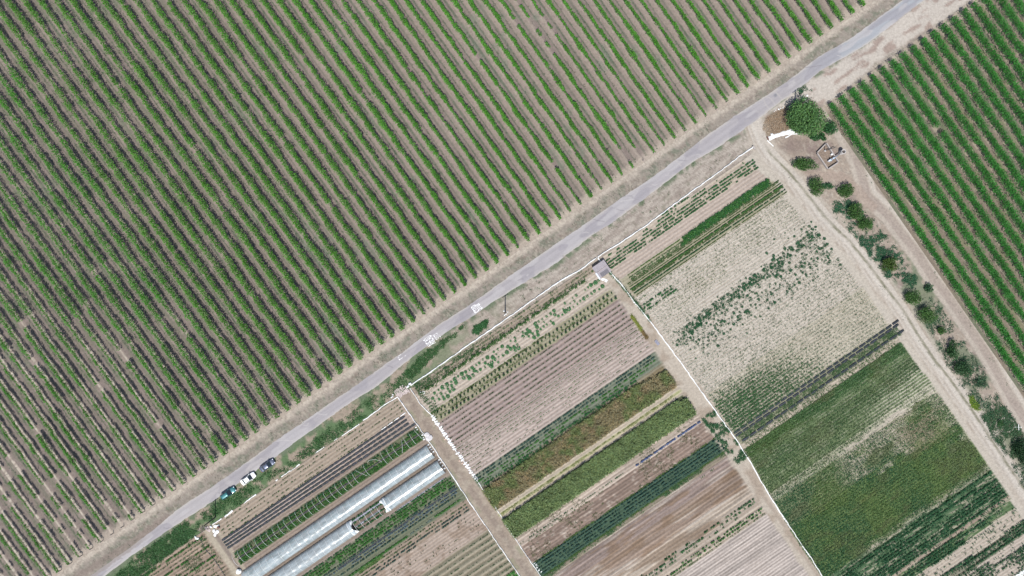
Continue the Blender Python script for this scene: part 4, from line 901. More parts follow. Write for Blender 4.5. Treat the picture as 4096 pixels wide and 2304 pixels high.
bush('bush', 'bush', 'broad dark bush with the longest shadow in the middle of the strip', 3712, 1260, 2.5, 2.1, 2.9, 1900, BG, GB)
bush('bush', 'bush', 'tiny dark bush below the broad dark bush', 3767, 1322, 1.1, .9, 1.4, 450, BG, GB)
bush('bush', 'bush', 'upright double bush above the last big round bush', 3815, 1400, 1.5, 2.4, 2.4, 1400, (.035,.095,.03), GB)
bush('bush', 'bush', 'dark round bush above the stone ring', 3856, 1476, 2.2, 2.0, 2.6, 1700, (.032,.085,.03), GB)
bush('bush', 'bush', 'sparse spreading bush right of the farm track near the yellow-green weeds', 3925, 1528, 2.0, 1.7, 1.2, 450, (.04,.10,.045), GB, trunk=False)
bush('bush', 'bush', 'little bush growing inside the stone ring', 4002, 1691, .8, .8, .9, 300, (.035,.10,.03), GB)
bush('bush', 'bush', 'very dark bush cut by the right edge of the photo', 4092, 1800, 2.0, 2.3, 3.0, 1700, (.022,.06,.022), GB)
bush('bush', 'bush', 'dark bush cut by the lower right edge above the farm track', 4098, 1838, 1.3, 1.3, 2.0, 600, (.022,.06,.022), GB)
# stone ring
rg = MB(); X, Y = W(4020, 1700)
for i in range(34):
    a_ = i / 34 * 2 * pi; rg.blob((2.6 * math.cos(a_), 2.0 * math.sin(a_), .08), (.35 + .3 * random.random(), .3, .28), i, a_, .3, 6, 4)
o = rg.build('stone_ring', plain('pale_stone', (.32, .28, .24), .95)); o.location = (float(X), float(Y), 0); tag(o, 'rough ring of pale stones and dirt round a little bush', 'stone ring')

# ------------------------------------------------------------------ white fences, sacks
def fence(pts, name, label, wid=.42, hgt=.40, group='white plastic barrier fences', seed=1, mat=None, cat='fence'):
    P_ = resample(pts, 5.0); X, Y = W(P_[:, 0], P_[:, 1]); tx = np.gradient(X); ty = np.gradient(Y); l = np.hypot(tx, ty); tx /= l; ty /= l; n = len(X); q = np.arange(n)
    wv = fbm(q, q * 0 + seed, 3.5, 2, 2) - .5; ww = wid * (.55 + 1.0 * fbm(q, q * 0 + seed * 3, 5, 3, 2)); hh = hgt * (.7 + .6 * fbm(q, q * 0 + seed, 3, 5, 2)); V = []
    prof = [(-1, 0), (-.62, .75), (-.2, 1.), (-.05, .55), (.15, .95), (.6, .7), (1, 0)]
    for a_, b_ in prof:
        o_ = ww * a_ * .5 + wv * .25 + .05 * (R.random(n) - .5); V.append(np.stack([X - ty * o_, Y + tx * o_, .03 + hh * b_ * (.8 + .4 * R.random(n))], 1))
    V = np.stack(V, 1).reshape(-1, 3); return tag(link(name, V, grid_faces(n, 7)[:, ::-1].copy(), mat=mat or M_white), label, cat, group)
fence(F1, 'white_fence', 'long white plastic barrier between the plank gate and the little shed', .36)
fence(F2, 'white_fence', 'white plastic barrier running from the shed corner up to the farm track', .34, seed=2)
fence(F3, 'white_fence', 'white plastic barrier running down from the shed corner along the path', .34, seed=3)
fence(F4, 'white_fence', 'white plastic barrier on the right side of the brown lane', .26, seed=4)
fence(F5, 'white_fence', 'white plastic barrier on the left side of the brown lane', .28, seed=5)
TORN = [([(1591,1587),(1543,1615),(1500,1648),(1453,1682)], 'piece of torn white sheet nearest the plank gate'), ([(1437,1695),(1432,1702)], 'tiny scrap of white sheet between the two long torn pieces'), ([(1432,1700),(1400,1722),(1368,1743)], 'second long torn white piece from the plank gate'),
        ([(1350,1752),(1338,1762)], 'short torn white scrap in the weeds'), ([(1300,1786),(1282,1798),(1262,1812)], 'narrow torn white piece above the car side weeds'), ([(1199,1856),(1186,1866)], 'small torn white scrap right of the dark car'),
        ([(1162,1882),(1145,1895),(1126,1907)], 'torn white piece below the dark car'), ([(1111,1917),(1104,1924)], 'little white scrap below the dark car'), ([(1025,1977),(1010,1988),(998,1997),(985,2006),(977,2014)], 'curved torn white piece below the white car'),
        ([(931,2041),(918,2055),(901,2068)], 'wide torn white piece right of the lower pole'), ([(887,2073),(868,2088),(851,2098)], 'last torn white piece above the lower gate')]
for i, (pt, lb) in enumerate(TORN): fence(pt, 'torn_sheet', lb, .30 if i != 9 else .6, .2, 'torn white sheet pieces along the cars', 6 + i, cat='plastic sheet')
fence([(1160,1888),(1200,1858)], 'torn_sheet', 'thin white strip leading to the scrap right of the dark car', .2, .15, 'torn white sheet pieces along the cars', 40, cat='plastic sheet')
fence([(799,2150),(806,2165),(814,2185),(837,2213),(861,2241),(900,2300),(920,2330)], 'hose_fence', 'low dark grey fence line going down from the lower gate', .25, .25, None, 21, mat=M_darkmetal)
fence([(4050,2325),(4075,2300),(4110,2276)], 'white_fence', 'pale sheet edge in the very bottom right corner', 1.3, .2, 'white plastic barrier fences', 31)
# sacks along the lane
def sack(px, py, a_, lx, ly, label, group, name='white_sack', mat=None, h=.28, sd=0):
    X, Y = W(px, py); mb = MB(); mb.blob((0, 0, h / 2), (lx, ly, h), sd, 0, .22, 9, 5); o = mb.build(name, mat or M_white); o.location = (float(X), float(Y), .03); o.rotation_euler = (0, 0, a_)
    return tag(o, label, 'sack', group)
sv = [150,160,166,176,186,192,207,216,222,232,240,252,262,272,281,290,300,309,330,344,352,362,380,392,402,414,424,436,446,456]
for i, v in enumerate(sv):
    uo = 8 + 3 * random.random(); px, py = uv2px(-908 + uo - 4 * math.sin(v / 160), v); sack(px, py, AX + random.uniform(-.5, .3), random.uniform(.9, 1.45), random.uniform(.42, .6), 'crumpled white sack laid against the barrier on the right side of the lane', 'white sacks along the lane', sd=i)
for i, v in enumerate((676, 684, 692, 702, 712)):
    px, py = uv2px(-903, v); sack(px, py, AX + random.uniform(-.6, .6), .9, .5, 'crumpled white sack in the lower cluster beside the green millet', 'white sacks beside the millet', sd=50 + i)
for i, (uu, v) in enumerate(((-982,150),(-984,160),(-978,190),(-982,200),(-982,208),(-981,236),(-981,248),(-981,258),(-980,270),(-980,310),(-981,322),(-980,336),(-981,350))):
    px, py = uv2px(uu, v); sack(px, py, AX + random.uniform(-.4, .4), .65, .4, 'small white sack weighing down a tunnel end on the left side of the lane', 'white sacks at the tunnel ends', sd=70 + i)
for i in range(7):
    px, py = uv2px(-898 - 0 * i, 866 + i * 7); sack(px + random.uniform(-3, 3), py, AX, .6, .4, 'white sack in the pile at the foot of the middle plot beside the lane', 'white sacks at the foot of the middle plot', sd=90 + i)

# ------------------------------------------------------------------ film covered beds
def film_row(v0, v1, u0, u1, seg, gap, wid, label, group, mat, plants=True, name='film_bed'):
    root = empty(name, (0, 0, 0)); mb = MB(); u = u0; lf = Leaves()
    while u < u1 - seg * .4:
        s = seg * random.uniform(.85, 1.1); n = 6
        for i in range(n):
            a0, a1 = u + s * i / n, u + s * (i + 1) / n; va = v0 + (v1 - v0) * (a0 - u0) / (u1 - u0); hw = wid / 2 / S
            h = [.16 + .1 * random.random() for _ in range(2)]; sc = .78 + .22 * math.sin(pi * (i + .5) / n) + random.uniform(-.1, .1)
            q = [];
            for uu, hh in ((a0, h[0]), (a1, h[0])):
                for k_, zz in ((-1, .14), (-.6, hh + .08), (.6, hh + .08), (1, .14)):
                    X, Y = UVW(uu, va + k_ * hw * sc); q.append((X, Y, zz))
            mb.add(q, [(0, 4, 5, 1), (1, 5, 6, 2), (2, 6, 7, 3), (0, 1, 2, 3), (7, 6, 5, 4)])
            if plants and random.random() < .7:
                X, Y = UVW((a0 + a1) / 2, va); m = 5; lf.add(np.stack([X + R.normal(size=m) * .12, Y + R.normal(size=m) * .12, .28 + .12 * R.random(m)], 1), .2, (.035, .07, .04))
        u += s + gap
    px, py = uv2px(u0, v0); mb.build('film', mat, root)
    if lf.c: lf.build('plants', M_leaf, root)
    return tag(root, label, 'film bed', group)
for i, (a_, b_) in enumerate(((84, 88), (96.5, 104), (109, 120), (121.5, 136))):
    film_row(a_, b_, -1876, -984, 27, 2, .72, 'segmented dark film bed left of the bare hoops, %s of four from the road' % ordi(i + 1), 'dark film beds of the tunnel plot', M_greyfilm if i == 9 else M_black)
for i, (v, ln) in enumerate(((890, 28), (903, 30), (934, 34))):
    film_row(v, v, 52 if i != 2 else 62, 838, ln, 5, .72, ('upper', 'middle', 'lower')[i] + ' black film bed of the three across the right hand field', 'black film beds of the right hand field', M_black)
film_row(180, 180, -1866, -990, 60, 1, .34, 'dark film strip between the leafy rows under the bare hoops', 'film strips in the tunnels', M_black, False)
film_row(318, 318, -1408, -1262, 60, 1, .75, 'upper grey film strip in the open middle of the lower tunnel', 'film strips in the tunnels', M_greyfilm, False)
film_row(343, 343, -1408, -1262, 60, 1, .62, 'lower grey film strip in the open middle of the lower tunnel', 'film strips in the tunnels', M_greyfilm, False)
film_row(439, 439, -1560, -990, 80, 2, .35, 'narrow dark film strip between the cabbage rows below the tunnels', 'film strips in the tunnels', M_black, False)
film_row(381, 381, -1230, -1010, 80, 2, .4, 'short grey film strip just below the short tunnel', 'film strips in the tunnels', M_greyfilm, False)
film_row(80, 78, -1100, -986, 24, 7, .28, 'white strip painted for glints beside the dark film beds near the lane', 'film strips in the tunnels', M_white, False)  # white strip added to imitate glints on the film

# ------------------------------------------------------------------ tunnels and hoops
def hoop_pts(hw, h, lean=0, n=15):
    return [(lean * math.sin(a_), -hw * math.cos(a_), h * math.sin(a_) ** .8 + .02) for a_ in np.linspace(0, pi, n)]
def tunnel(v0, v1, u0, u1, label, flaps=(), sp=28.5):
    cx, cy = uv2px(u0, (v0 + v1) / 2); X, Y = W(cx, cy); root = empty('polytunnel', (float(X), float(Y), 0), AX)
    L_ = (u1 - u0) * S; hw = (v1 - v0) * S / 2; h = 1.75; ns = int(L_ / .32); xs_ = np.linspace(0, L_, ns); th = np.linspace(0, pi, 25)
    sg = sp * S; V = []
    for i, x in enumerate(xs_):
        sag = .015 * math.sin(pi * ((x / sg) % 1)); r_ = 1 - sag * .6
        for q, a_ in enumerate(th):
            nn = .025 * (noise(x * 2.0, a_ * 6, 1.0, 3) - .5) * math.sin(a_); V.append((x, -hw * math.cos(a_) * (r_ + nn), h * max(math.sin(a_), 0) ** .8 * (r_ + nn) + .03))
    link('film', np.array(V), grid_faces(ns, 25), mat=M_film, parent=root, smooth=True)
    x = .15
    while x < L_:
        MB().tube([(x + p[0], p[1] * 1.008, p[2] * 1.01 + .02) for p in hoop_pts(hw, h, 0)], .034, 6).build('hoop', M_hoop, root, smooth=True); x += sg
    for fx in flaps:
        x = 0 if fx == 0 else L_; s_ = -1 if fx == 0 else 1; V = []
        for i, t_ in enumerate(np.linspace(0, 1, 5)):
            for a_ in th:
                j_ = .10 * random.random(); V.append((x + s_ * t_ * (1.2 + .5 * math.sin(a_ * 3)) - s_ * .9, -hw * math.cos(a_) * (1.02 - .08 * t_) , max(.06, h * max(math.sin(a_), 0) ** .8 * (1.03 - .35 * t_) + j_)))
        link('end_flap', np.array(V), grid_faces(5, 25), mat=M_white, parent=root)
    return tag(root, label, 'polytunnel', 'clear film polytunnels')
tunnel(232, 293, -1882, -985, 'long closed polytunnel of clear film running the whole width of its plot')
tunnel(306, 367, -1258, -985, 'short closed polytunnel beside the lane with its folded end flap', (0,))
tunnel(306, 367, -1960, -1413, 'lower left polytunnel section cut by the bottom edge with its flap rolled back', (1,))
HP = [MB().tube(hoop_pts(2.0, 1.6), .028, 6).build('hoop', M_hoop, None, smooth=True)]; me = HP[0].data; bpy.data.objects.remove(HP[0])
def hoop(u, v, rz=0, rx=0, label='white arched hoop standing bare over the leafy rows above the long tunnel', group='bare white hoops', sc=1.0):
    X, Y = UVW(u, v); o = bpy.data.objects.new('hoop', me); C.objects.link(o); o.location = (float(X), float(Y), .02); o.rotation_euler = (0, rx, AX + rz); o.scale = (1, sc, 1); return tag(o, label, 'hoop', group)
for i in range(33):
    u = -1872 + i * 27.6
    if i in (24, 25): continue
    if i == 22: hoop(u, 178, .55, .25, 'tilted white hoop on the left of the gap in the bare hoops', 'bare white hoops'); continue
    if i == 29: hoop(u, 178, -.55, .3, 'tilted white hoop near the lane end of the bare hoops', 'bare white hoops'); continue
    if i == 32: hoop(u, 178, .15, .1, 'last bare white hoop next to the lane'); continue
    hoop(u, 178, random.uniform(-.05, .05), random.uniform(-.04, .04))
hoop(-1872 + 24.4 * 27.6, 176, .95, .9, 'fallen white hoop lying curled in the gap of the bare hoops')
for u in (-1400, -1372, -1344, -1315, -1287): hoop(u, 336.5, 0, 0, 'white hoop standing bare between the two covered parts of the lower tunnel', 'bare hoops of the lower tunnel', 1.05)

# ------------------------------------------------------------------ shed
X, Y = W(2407, 1077); X, Y = float(X) * .992, float(Y) * .992; sh = empty('shed', (X, Y, 0), AX)
MB().box((0, 0, .78), (3.7, 3.5, 1.55)).build('wall', M_plank, sh)
MB().box((-.03, .92, 1.60), (3.95, 1.95, .07)).build('roof', M_roof, sh)
MB().box((.0, -.95, 1.66), (3.9, 1.85, .07)).build('roof', M_roof, sh)
o = MB().box((.1, -1.3, 1.72), (2.5, 1.25, .04)).build('roof_panel', M_roofd, sh); o['label'] = 'dark roofing sheet'
o = MB().box((-1.98, -1.0, 1.72), (.42, 2.1, .05)).build('roof_panel', M_roofl, sh); o['label'] = 'narrow pale metal sheet'
MB().box((.15, -.02, 1.74), (3.6, .09, .06), .02).build('batten', M_plank, sh)
MB().box((1.2, -1.77, .75), (.8, .06, 1.4)).build('door', M_dung, sh)
tag(sh, 'small low shed with patched grey roof at the corner of the white barriers', 'shed')
# ------------------------------------------------------------------ poles
def upole(px, py, label, cross=True, guy=None):
    X, Y = W(px, py); r_ = empty('utility_pole', (float(X), float(Y), 0)); MB().tube([(0, 0, -.2), (0, 0, 4.5), (0, 0, 9.2)], .20, 10, .13).build('pole', M_wood, r_)
    if cross:
        MB().box((0, 0, 8.8), (1.9, .12, .14), AX).build('crossarm', M_wood, r_)
        for q in (-.85, -.3, .3, .85): MB().tube([(q * math.cos(AX), q * math.sin(AX), 8.87), (q * math.cos(AX), q * math.sin(AX), 9.08)], .06, 6).build('insulator', M_rim, r_)
        MB().box((0, 0, 7.9), (1.2, .1, .12), AX + 1.2).build('crossarm', M_wood, r_)
    return tag(r_, label, 'utility pole', 'wooden utility poles')
upole(862, 2068, 'wooden utility pole leaning over the lower gate below the teal car')
upole(2021, 1251, 'wooden utility pole with white rubble at its foot beside the long barrier')
upole(3181, 431, 'wooden utility pole standing at the edge of the large tree')
for i, (px, py) in enumerate(((2016,1244),(2024,1256),(2030,1248),(2019,1260))): sack(px, py, i, .5, .35, 'white rubble lump at the foot of the middle utility pole', 'white rubble at the pole foot', 'rubble', h=.2, sd=120 + i)

# ------------------------------------------------------------------ junk near the tree
def tarp(pts, name, label, wid, hgt=.25, seed=1): return fence(pts, name, label, wid, hgt, 'white tarps below the tree', seed, cat='tarp')
tarp([(3074,554),(3095,546),(3125,537),(3155,528),(3190,518)], 'white_tarp', 'long crumpled white tarp lying between farm track and large tree', 1.15)
tarp([(3140,551),(3155,544),(3168,537),(3182,536),(3198,537)], 'white_tarp', 'narrow white tarp strip just under the long tarp', .35, .15, 2)
tarp([(3082,544),(3092,540)], 'white_tarp', 'white tarp lump at the left end of the long tarp', 1.1, .4, 3)
for i, (px, py, lx, lb) in enumerate(((3221,397,.8,'upper white litter bag above the large tree'),(3226,406,.9,'lower white litter bag touching the large tree'),(3228,383,.7,'white litter sheet nearest the creeping plants'),(3244,407,.4,'small white litter scrap right of the litter bags'),
        (3096,446,.3,'leftmost tiny white scrap beside the road'),(3102,441,.35,'second tiny white scrap beside the road'),(3115,438,.7,'flat white scrap beside the road'),(3122,434,.5,'white scrap right of the flat one beside the road'),(3131,431,.5,'rightmost white scrap beside the road'))):
    sack(px, py, random.random() * 3, lx, lx * .6, lb, 'white litter round the tree', 'litter', h=.2, sd=140 + i)
o = MB().box((0, 0, .2), (.9, .25, .35)).build('rusty_trough', M_rust); X, Y = W(3070, 554); o.location = (float(X), float(Y), .02); o.rotation_euler = (0, 0, -1.05); tag(o, 'rusty red trough at the left end of the long white tarp', 'trough')
o = MB().tube([(0, 0, .13), (2.4, 0, .13)], .12, 10).build('pale_pipe', M_hoop); X, Y = W(3068, 562); o.location = (float(X), float(Y), .02); o.rotation_euler = (0, 0, -.76); tag(o, 'pale straight pipe lying beside the farm track junction', 'pipe')
mb = MB(); mb.box((0, 0, .25), (.9, .5, .5)); mb.box((.5, .1, .15), (.4, .4, .3), .6); o = mb.build('concrete_block', M_concrete); X, Y = W(3013, 590); o.location = (float(X), float(Y), .02); o.rotation_euler = (0, 0, -1); tag(o, 'grey concrete block at the upper end of the white barrier beside the farm track', 'concrete block')

# ------------------------------------------------------------------ well pit
pit = empty('pump_pit', (0, 0, 0)); cs = [(3302,574),(3264,613),(3308,678),(3350,650)]
mb = MB(); P3 = [W(*c_) for c_ in cs]
for i in range(4):
    a_, b_ = np.array(P3[i]), np.array(P3[(i + 1) % 4]); m = (a_ + b_) / 2; l = np.linalg.norm(b_ - a_); MB().box((m[0], m[1], .38), (l - .3, .28, .75), math.atan2(*(b_ - a_)[::-1])).build('wall', M_concrete, pit)
xx, yy = W([3302, 3264, 3308, 3350], [574, 613, 678, 650]); link('floor', [(x_, y_, .03) for x_, y_ in zip(xx, yy)], [(0, 1, 2, 3)], mat=plain('pit_dirt', (.17, .13, .10), .95, namp=.3, bump=.6, scale=2), parent=pit)
tag(pit, 'rectangular concrete walled pit around the pump beside the second track', 'pump pit')
X, Y = W(3362, 611); sp = empty('standpipe', (float(X), float(Y), 0)); n_ = 24
rings = [[(r_ * math.cos(q), r_ * math.sin(q), z_) for q in np.linspace(0, 2 * pi, n_, endpoint=False)] for r_, z_ in ((.66, 0), (.62, 1.9), (.50, 1.9), (.50, .3))]
mb = MB(); mb.loft(rings, cap=False); mb.add(rings[-1], [tuple(range(n_))]); mb.build('cylinder', plain('pale_concrete', (.46, .43, .41), .9), sp)
tag(sp, 'open topped concrete standpipe beside the pump pit', 'standpipe')
X0, Y0 = W(3353, 618); X1, Y1 = W(3318, 642); pm = empty('pump', (float(X1), float(Y1), 0)); dx, dy = float(X0 - X1), float(Y0 - Y1); l = math.hypot(dx, dy)
MB().tube([(0, 0, .95), (dx, dy, .95)], .16, 10).build('pipe', M_metal, pm, smooth=True)
MB().box((0, 0, .45), (.75, .6, .9), .6, .8).build('pump_head', M_blue, pm); MB().tube([(-.5, -.2, .1), (-.5, -.2, 1.0)], .18, 10).build('motor', M_lamp, pm); MB().box((-.05, .4, .6), (.25, .3, .5)).build('gearbox', M_darkmetal, pm)
MB().tube([(dx / l * .7, dy / l * .7, .95), (dx / l * .95, dy / l * .95, .95)], .24, 10).build('flange', M_blue, pm)
tag(pm, 'pale blue pump with long pipe leading to the standpipe', 'pump')
X, Y = W(3324, 619); o = MB().box((0, 0, .3), (.55, .42, .6), .3).build('control_box', M_white); o.location = (float(X), float(Y), .03); tag(o, 'small white box inside the pump pit', 'box')
X, Y = W(3298, 604); r_ = empty('pit_post', (float(X), float(Y), 0)); MB().tube([(0, 0, 0), (0, 0, 4.3)], .1, 8, .08).build('post', M_darkmetal, r_); MB().box((0, 0, .3), (.4, .35, .6)).build('meter_box', M_white, r_); tag(r_, 'dark slim service post with white meter box in the pump pit', 'service post')
o = MB().tube([(0, 0, .82), (2.4, .85, .82)], .09, 8).build('dark_beam', M_darkmetal); X, Y = W(3302, 603); o.location = (float(X), float(Y), 0); tag(o, 'dark beam lying across the upper wall of the pump pit', 'beam')
o = MB().box((0, 0, .12), (1.9, .12, .16)).box((0, 0, .12), (.12, 1.6, .16), .0).build('white_cross', M_white) if False else None
mb = MB(); mb.box((0, 0, .10), (1.9, .14, .10), -.02); mb.box((0, 0, .206), (.14, 1.7, .10), .05); o = mb.build('white_cross', M_hoop); X, Y = W(4072, 1708); o.location = (float(X), float(Y), .02); tag(o, 'white wooden cross lying flat near the right edge', 'cross')

# ------------------------------------------------------------------ gates
X, Y = W(1607, 1568); g = empty('plank_platform', (float(X), float(Y), 0), AX)
for i in range(9): MB().box((-1.6 + i * .42 + random.uniform(-.04, .04), random.uniform(-.35, .35), .16 + .03 * (i % 2)), (.39, 2.5 + random.uniform(-.3, .3), .09), random.uniform(-.04, .04)).build('plank', M_plank, g)
for yy in (-.7, .7): MB().box((0, yy, .06), (3.6, .18, .1)).build('bearer', M_wood, g)
tag(g, 'platform of weathered planks at the head of the brown lane', 'plank platform')
for i, (px, py) in enumerate(((1572,1578),(1566,1589),(1571,1586))): sack(px, py, i, .45, .4, 'round white lump left of the plank platform', 'white lumps left of the platform', 'bucket', h=.35, sd=160 + i)
for i, (px, py, lb) in enumerate(((1640,1534,'white post wrap at the right corner of the plank platform'),(1632,1546,'white bundle just right of the plank platform'))): sack(px, py, .6, 1.0, .6, lb, None, 'white_bundle', h=.6, sd=170 + i)
lf = Leaves(); m = 5200; px = R.random(m) * 150 + 3045; py = R.random(m) * 130 + 425; ok = (poly_sd(px, py, [(3060,475),(3130,432),(3180,442),(3196,470),(3186,512),(3120,532),(3070,548),(3048,515)]) + 16 * (fbm(px, py, 16, 3) - .5) < 0); px, py = px[ok], py[ok]; X, Y = W(px, py)
lf.add(np.stack([X, Y, .05 + .35 * R.random(len(X)) * fbm(px, py, 14, 2)], 1), .55, (.33, .255, .18), up=.9, var=.45); tag(lf.build('dry_brush', M_leaf, width=.12), 'heap of dry brown brush and stalks left of the large tree', 'dry brush', None, 'stuff')
o = MB().tube([(0, 0, 0), (0, 0, .35)], .2, 12).build('bucket', M_white); X, Y = W(1682, 1569); o.location = (float(X), float(Y), .05); tag(o, 'white bucket beside the black rimmed tyre inside the fence', 'bucket')
mb = MB(); mb.tube([(.35 * math.cos(q), .35 * math.sin(q), .12) for q in np.linspace(0, 2 * pi, 17)], .10, 6, cap=False); o = mb.build('pale_ring', M_hoop); X, Y = W(1694, 1570); o.location = (float(X), float(Y), .05); tag(o, 'pale ring shaped tyre lying next to the white bucket', 'tyre')
X, Y = W(806, 2128); g = empty('lower_gate', (float(X), float(Y), 0), AX)
for i in range(5): MB().box((-.2 + i * .5, -.1, .9), (.08, .08, 1.8)).build('post', M_wood, g)
for z_ in (.5, 1.1, 1.7): MB().box((.8, -.1, z_), (2.4, .05, .09)).build('rail', M_plank, g)
tag(g, 'weathered wooden gate with rails at the lower left entrance', 'gate')
for i, (px, py, rz_) in enumerate(((828,2112,.3),(836,2120,-.4))): o = MB().box((0, 0, .08), (1.1, .8, .1), rz_).build('board', M_plank); X, Y = W(px, py); o.location = (float(X), float(Y), .03); tag(o, ('upper' if i == 0 else 'lower') + ' flat grey board on the ground beside the lower gate', 'board')
for i, (px, py, lx, lb) in enumerate(((862,2104,1.2,'white bag nearest the lower pole foot'),(856,2122,1.1,'white bag in the middle of the gate side heap'),(868,2128,1.5,'largest white crumpled bag of the gate side heap'),(861,2138,1.0,'lowest white bag of the gate side heap'),(845,2106,.8,'white bag touching the gate side fence end'),(874,2101,.8,'white bag right of the pole foot'),
      (790,2153,1.1,'white bag at the left foot of the lower gate'),(783,2147,.7,'small white bag left of the lower gate'))): sack(px, py, random.random() * 3, lx, lx * .7, lb, 'white bags round the lower gate', 'white_bag', h=.4, sd=180 + i)
mb = MB(); mb.tube([(0, 0, 0), (0, 0, .8)], .3, 14); o = mb.build('red_barrel', M_rust); X, Y = W(877, 2107); o.location = (float(X), float(Y), .02); tag(o, 'dark red barrel among the white bags by the lower gate', 'barrel')
sack(956, 2284, .6, 1.7, 1.5, 'big white bundle at the left end of the long tunnel', None, 'white_bundle', h=.8, sd=201)
for i, (px, py, lx, lb) in enumerate(((1706,1738,1.6,'upper grey crumpled sheet over the lane side barrier'),(1716,1752,1.9,'largest grey crumpled sheet over the lane side barrier'),(1722,1745,1.0,'small grey crumpled sheet reaching into the lane'))): sack(px, py, .3 * i, lx, lx * .8, lb, 'grey sheets beside the lane', 'grey_sheet', plain('grey_sheet', (.42, .40, .40), .6, bump=.8), .35, 210 + i)
for i, (px, py) in enumerate(((1838,1843),(1849,1853),(1780,1757))): o = MB().box((0, 0, .12), (.45, .35, .2), .5).build('wood_box', plain('pale_wood', (.45, .33, .26), .8)); X, Y = W(px, py); o.location = (float(X), float(Y), .03); tag(o, ('upper small pale box of the lower pair on the lane edge', 'lower small pale box of the lower pair on the lane edge', 'single small pale box further up on the lane edge')[i], 'box')
o = MB().box((0, 0, .08), (1.6, .8, .12), .0).build('dark_mat', M_greyfilm); X, Y = W(2628, 1370); o.location = (float(X), float(Y), .05); o.rotation_euler = (0, 0, -.9); tag(o, 'flat grey mat lying on the path beside the seedling rows', 'mat')
fence([(2404,1115),(2412,1117),(2422,1122),(2428,1126)], 'white_sheet', 'crumpled whitish sheet on the ground below the shed', .7, .15, None, 60, cat='plastic sheet')
for i in range(26):       # stakes of the seedling plot
    for v in (430,):
        px, py = uv2px(-880 + i * 33, v); o = MB().tube([(0, 0, 0), (.02, 0, .7), (0, .05, 1.4)], .03, 5, .02).build('stake', M_wood); X, Y = W(px, py); o.location = (float(X), float(Y), .02); tag(o, 'thin dark stake in the last seedling row above the kale', 'stake', 'stakes above the kale rows')

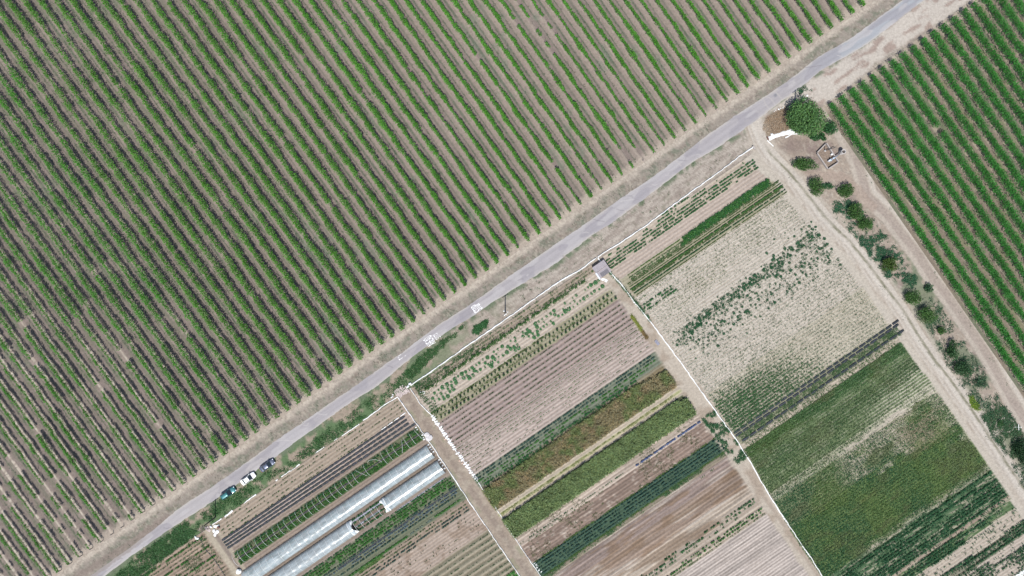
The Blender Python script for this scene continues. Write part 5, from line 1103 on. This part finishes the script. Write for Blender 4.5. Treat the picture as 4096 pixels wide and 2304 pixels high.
# ------------------------------------------------------------------ cars
def ring(x, zb, zt, hw, n=20, e=3.2):
    out = []
    for q in np.linspace(0, 2 * pi, n, endpoint=False):
        c_, s_ = math.cos(q), math.sin(q); out.append((x, hw * math.copysign(abs(c_) ** (2 / e), c_), (zb + zt) / 2 + (zt - zb) / 2 * math.copysign(abs(s_) ** (2 / e), s_)))
    return out
def car(px, py, rz, paint, kind, label, L_=4.5, wd=1.76):
    X, Y = W(px, py); X, Y = float(X) * .996, float(Y) * .996; root = empty('parked_car', (X, Y, 0), rz); h = L_ / 2; hw = wd / 2; van = kind == 'wagon'
    st = [(-h, .38, .72, hw * .80), (-h + .10, .30, .90, hw * .92), (-h + .5, .26, .98 if not van else 1.0, hw), (-.4 * h, .24, .98, hw), (.1 * h, .24, .97, hw), (.45 * h, .25, .93, hw), (.75 * h, .27, .86, hw * .97), (h - .18, .30, .74, hw * .86), (h, .38, .62, hw * .66)]
    MB().loft([ring(*s) for s in st]).build('body', paint, root, smooth=True)
    x0, x1, x2, x3 = (-h + .12, -h + .32, .02 * h, .42 * h) if van else (-.68 * h, -.40 * h, .15 * h, .56 * h)   # rear glass base, roof rear, roof front, windscreen base
    zt = 1.62 if van else 1.42; V = []
    for x, z_, w_ in ((x0, .94, hw * .88), (x1, zt - .03, hw * .70), (x2, zt - .03, hw * .72), (x3, .92, hw * .90)):
        V += [(x, -w_, z_), (x, w_, z_)]
    xm0, xm1 = x0 + .25, x3 - .35
    V += [(x0, -hw * .90, .9), (x3, -hw * .92, .88), (x0, hw * .90, .9), (x3, hw * .92, .88)]
    MB().add(V, [(2, 4, 5, 3)]).build('headliner', M_trim, root)
    MB().add([V[0], V[1], V[3], V[2]], [(0, 3, 2, 1)]).build('rear_window', M_glass, root)
    MB().add([V[4], V[5], V[7], V[6]], [(0, 3, 2, 1)]).build('windshield', M_glass, root)
    MB().add([V[8], V[9], V[6], V[4], V[2], V[0]], [(0, 1, 2, 3, 4, 5)]).build('side_window', M_glass, root); MB().add([V[10], V[11], V[7], V[5], V[3], V[1]], [(5, 4, 3, 2, 1, 0)]).build('side_window', M_glass, root)
    rf = []
    for t_ in np.linspace(0, 1, 7):
        x = x1 - .04 + (x2 - x1 + .08) * t_; w_ = hw * .735; zz = zt + .03 * math.sin(pi * t_); rf.append([(x, -w_, zz - .06), (x, -w_ * .8, zz), (x, 0, zz + .03), (x, w_ * .8, zz), (x, w_, zz - .06), (x, 0, zz - .08)])
    MB().loft(rf).build('roof', paint, root, smooth=True)
    for s_ in (-1, 1):
        MB().tube([(x2, s_ * hw * .73, zt - .02), (x3, s_ * hw * .915, .93)], .045, 5).build('pillar', paint, root); MB().tube([(x1, s_ * hw * .71, zt - .02), (x0, s_ * hw * .895, .95)], .055, 5).build('pillar', paint, root)
        MB().tube([((x1 + x2) / 2, s_ * hw * .73, zt - .02), ((x1 + x2) / 2, s_ * hw * .92, .93)], .04, 5).build('pillar', M_trim, root)
        MB().blob((x3 - .35, s_ * (hw + .12), 1.0), (.2, .22, .15), 3, 0, .05, 8, 5).build('mirror', paint, root)
        MB().blob((h - .17, s_ * hw * .62, .66), (.32, .36, .16), 2, -s_ * .5, .02, 10, 6).build('headlight', M_lamp, root, smooth=True)
        MB().blob((-h + .06, s_ * hw * .72, .78), (.12, .34, .18), 2, 0, .02, 10, 6).build('taillight', M_tail, root, smooth=True)
        for x in (-.60 * h, .62 * h):
            wl = MB().tube([(x, s_ * (hw - .2), .32), (x, s_ * (hw + .01), .32)], .32, 18).build('wheel', M_tyre, root); MB().tube([(x, s_ * (hw - .05), .32), (x, s_ * (hw + .02), .32)], .2, 14).build('rim', M_rim, wl)
    MB().box((h - .02, 0, .5), (.05, wd * .5, .16)).build('grille', M_trim, root); MB().box((.475 * h if not van else .43 * h, 0, .952), (.05, wd * .8, .012)).build('wiper', M_trim, root)
    if van:
        for s_ in (-1, 1): MB().tube([(x1 + .1, s_ * hw * .6, zt + .06), (x2 - .2, s_ * hw * .6, zt + .07)], .02, 5).build('roof_rail', M_trim, root)
    return tag(root, label, 'car', 'cars parked on the lower edge of the road')
car(913, 1972.5, AX, carpaint('teal_paint', (.03, .14, .145)), 'wagon', 'teal car with long roof, lowest of the three parked cars', 4.5, 1.75)
car(992, 1915, AX + .02, carpaint('white_paint', (.80, .80, .78), 0.0), 'sedan', 'white sedan parked between the teal car and the grey-blue car', 4.6, 1.78)
car(1068.5, 1862, AX + .01, carpaint('slate_paint', (.10, .115, .16), .4), 'sedan', 'dark grey-blue sedan, uppermost of the three parked cars', 4.6, 1.76)
